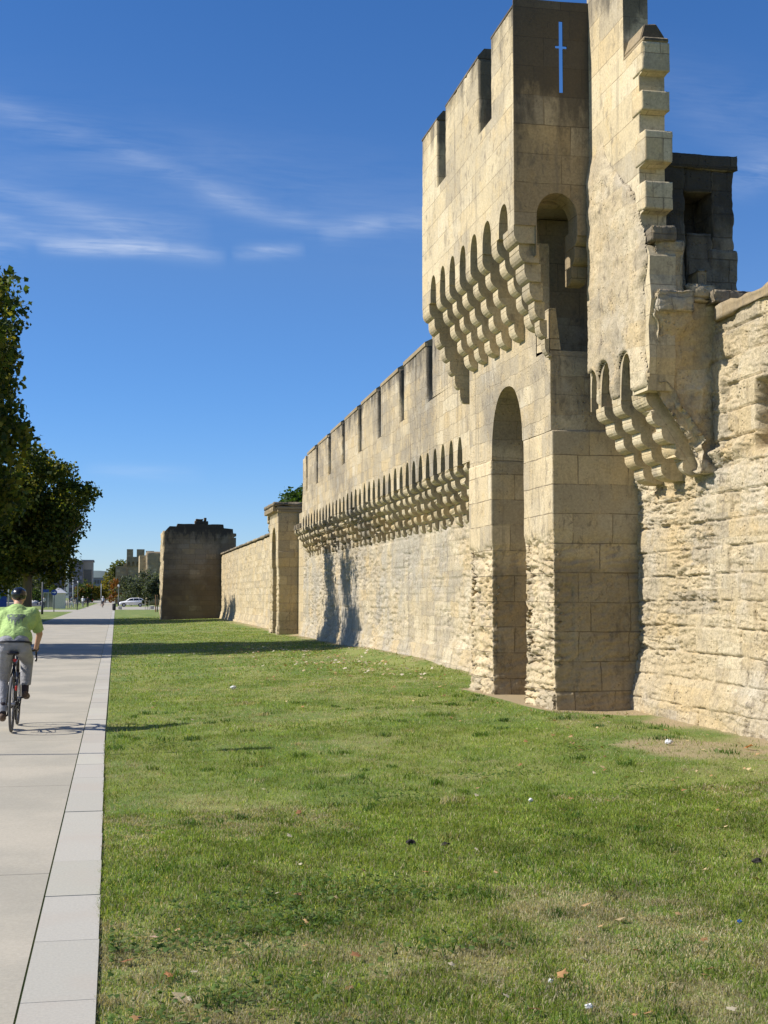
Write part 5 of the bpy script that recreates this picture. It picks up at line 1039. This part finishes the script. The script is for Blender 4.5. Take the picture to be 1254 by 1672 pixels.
MB().box(kx - .75, kx + .95, ky, ky + 2.4, 0, 2.25).build('wall', cream, ks); MB().add([(kx - 1.0, ky - .2, 2.25), (kx + 1.25, ky - .2, 2.25), (kx + 1.25, ky + 2.6, 2.25), (kx - 1.0, ky + 2.6, 2.25), (kx - .1, ky + 1, 3.0), (kx + .2, ky + 1.4, 3.0)], [(0, 1, 2, 3), (0, 1, 4), (1, 2, 5, 4), (2, 3, 5), (3, 0, 4, 5)]).build('roof', roofm, ks)
MB().box(kx - 2.2, kx - .78, ky + .1, ky + 2.2, 2.2, 2.32).build('canopy', roofm, ks); MB().tube([(kx - 2.1, ky + .2, 0), (kx - 2.1, ky + .2, 2.2)], .05).tube([(kx - 1.4, ky + .2, 0), (kx - 1.4, ky + .2, 2.2)], .05).build('post', pale, ks); MB().box(kx - 2.3, kx - 1.3, ky - .1, ky + .02, 2.35, 2.75).build('signboard', blue_s, ks); MB().box(kx - 2.0, kx - .8, ky + 1.6, ky + 1.66, .2, 2.1).build('glass_panel', plain('kiosk_glass', (.16, .19, .21), .1, .6), ks)
w = MB().tube([(0, 0, 0), (0, 0, 1.25), (0, 0, 1.3)], [.075, .075, .04], 8)
p0 = None
for i, px in enumerate((104.5, 107.5, 111, 113.5, 117, 121, 124)):
    x, y = at(px, 203 + i * 2), 203 + i * 2
    if p0 is None: p0 = w.build('bollard', wood)
    o = p0 if i == 0 else p0.copy()
    if i: SC.collection.objects.link(o)
    o.location = (x, y, 0); tag(o, 'pale wooden post in the row left of the pedestrians', 'bollard', 'row of pale wooden posts')
m = MB().tube([(0, 0, 0), (0, 0, 1.35), (0, 0, 1.42)], [.07, .07, .03], 8); o = m.build('bollard', steel); o.location = (-4.86, 178, 0); tag(o, 'single dark bollard at the left edge of the path', 'bollard')
bn = thing('litter_bin', 'black rounded litter bin at the right edge of the path', 'litter bin', (-.2, 169, 0))
MB().tube([(-.2, 169, .06), (-.2, 169, .12), (-.2, 169, .80), (-.2, 169, .86)], [.16, .21, .23, .20], 16).build('bin_body', black, bn, smooth=True); MB().ring((-.2, 169, .83), .205, .025, 'z', 20, 6).build('rim', steel, bn, smooth=True); MB().box(-.28, -.12, 168.94, 169.06, 0, .08).build('foot', steel, bn)
for px, Y, wd, lb in ((197, 184, .55, 'pale stone block on the paving in front of the white car\'s bonnet'), (249, 190, .62, 'pale stone block lying right of the white car')):
    o = rock_box('stone_block', -wd / 2, wd / 2, -.3, .3, 0, .48, .07, wr(.03, 1, int(px)), concr); o.location = (at(px, Y), Y, 0); tag(o, lb, 'stone block'); o['kind'] = 'thing'
tree_stakes = MB().tube([(3.7, 175.6, 0), (3.7, 175.6, 1.3)], .04, 6).tube([(4.2, 175.6, 0), (4.2, 175.6, 1.3)], .04, 6).tube([(3.7, 175.6, 1.1), (4.2, 175.6, 1.1)], .02, 6); tag(tree_stakes.build('sapling_stakes', wood), 'pair of wooden stakes holding the sapling', 'stakes')
for i, px in enumerate((255, 258)):
    m = MB().tube([(at(px, 150), 150, 0), (at(px, 150), 150, 1.9)], .06, 8); tag(m.build('stake', plain('brown_stake', (.20, .11, .06), .9)), 'brown stake standing between the olive trees and the ruined tower', 'stake', 'brown stakes by the ruined tower')

def far_tower():
    t = thing('castle_tower', 'far battlemented tower with arched corbels behind the olive trees', 'tower', (4.4, 330, 0)); x0, x1 = at(207, 325), at(236, 325); y = 325
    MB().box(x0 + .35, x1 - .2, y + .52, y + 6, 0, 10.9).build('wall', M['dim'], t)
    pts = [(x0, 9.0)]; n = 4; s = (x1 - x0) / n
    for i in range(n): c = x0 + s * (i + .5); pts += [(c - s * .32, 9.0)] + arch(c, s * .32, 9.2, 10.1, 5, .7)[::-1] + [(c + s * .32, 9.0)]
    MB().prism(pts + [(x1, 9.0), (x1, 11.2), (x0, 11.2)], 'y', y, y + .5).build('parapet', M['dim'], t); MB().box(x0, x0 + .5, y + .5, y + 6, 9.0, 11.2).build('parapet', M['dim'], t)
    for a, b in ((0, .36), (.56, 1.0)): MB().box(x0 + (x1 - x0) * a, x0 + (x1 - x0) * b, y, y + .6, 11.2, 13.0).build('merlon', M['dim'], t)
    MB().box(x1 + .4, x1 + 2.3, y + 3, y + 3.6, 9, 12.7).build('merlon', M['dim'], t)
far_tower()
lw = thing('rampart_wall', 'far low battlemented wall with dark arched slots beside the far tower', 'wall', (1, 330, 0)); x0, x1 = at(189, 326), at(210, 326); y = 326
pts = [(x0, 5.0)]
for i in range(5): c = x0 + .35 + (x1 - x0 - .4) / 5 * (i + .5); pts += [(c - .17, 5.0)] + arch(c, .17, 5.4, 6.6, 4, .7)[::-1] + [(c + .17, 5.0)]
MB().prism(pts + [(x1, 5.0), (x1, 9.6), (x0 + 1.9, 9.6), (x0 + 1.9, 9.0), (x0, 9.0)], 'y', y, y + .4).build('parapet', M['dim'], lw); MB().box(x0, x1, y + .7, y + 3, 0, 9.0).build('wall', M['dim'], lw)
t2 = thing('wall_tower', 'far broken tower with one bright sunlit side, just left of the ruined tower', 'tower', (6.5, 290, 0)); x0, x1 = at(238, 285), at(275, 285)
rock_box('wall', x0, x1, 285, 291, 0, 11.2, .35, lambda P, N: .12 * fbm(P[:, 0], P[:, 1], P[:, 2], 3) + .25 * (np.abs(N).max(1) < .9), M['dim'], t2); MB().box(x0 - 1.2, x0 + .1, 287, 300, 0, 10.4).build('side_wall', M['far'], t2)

# far buildings and the hill
f1 = plain('grey_facade', (.17, .18, .21), .8); f2 = plain('beige_facade', (.30, .28, .24), .8); f3 = plain('blue_grey_facade', (.16, .19, .24), .7); winm = plain('window_band', (.035, .045, .06), .15, .6); rf = plain('flat_roof', (.2, .2, .21), .9)
def block(label, x0, x1, y, h, depth, wall, floors, cols, bands=True):
    t = thing('building', label, 'building', ((x0 + x1) / 2, y, 0)); MB().box(x0, x1, y, y + depth, 0, h).build('wall', wall, t); MB().box(x0 - .3, x1 + .3, y - .3, y + depth, h, h + .5).build('roof', rf, t)
    fh = h / floors
    for f in range(floors):
        for c in range(cols):
            cw = (x1 - x0) / cols; a = x0 + cw * c + cw * .12; m = MB().box(a, a + cw * .76, y - .06, y + .1, f * fh + fh * .30, f * fh + fh * .80); m.build('window', winm, t)
    return t
block('grey flat-roofed building ending the view, right of the plane tree', at(113, 430), at(135, 430), 430, 12.6, 20, f1, 5, 3)
block('pale concrete stair block joined to the right of the grey building', at(135.4, 432), at(152, 432), 432, 12.8, 14, f2, 1, 1)
block('blue grey glazed building under the hill at the end of the path', at(150, 660), at(176, 660), 660, 10.5, 20, f3, 3, 6)
block('long grey building behind the plane tree trunk', at(44, 450), at(105, 450), 450, 13.0, 18, f1, 4, 14)
block('beige apartment building at the left edge, behind the street trees', at(-70, 440), at(36, 440), 440, 16.0, 18, f2, 5, 16)
xs = np.linspace(-520, 300, 60); hz = 8 + 40 * np.exp(-((xs + 70) / 120) ** 2) + 16 * fbm(xs * .012, 0 * xs, 0, 3, 5); V = []; F = []
for i, (x, h) in enumerate(zip(xs, hz)):
    for k in range(6): V.append((x, 2300 + 120 * k, h * math.sin(math.pi * min(1, (k + .0) / 4) / 2) - 1))
for i in range(59):
    for k in range(5): F.append((i * 6 + k, (i + 1) * 6 + k, (i + 1) * 6 + k + 1, i * 6 + k + 1))
make('hill', V, np.array(F), plain('wooded_hill', (.11, .14, .13), .95), kind='structure', smooth=True)
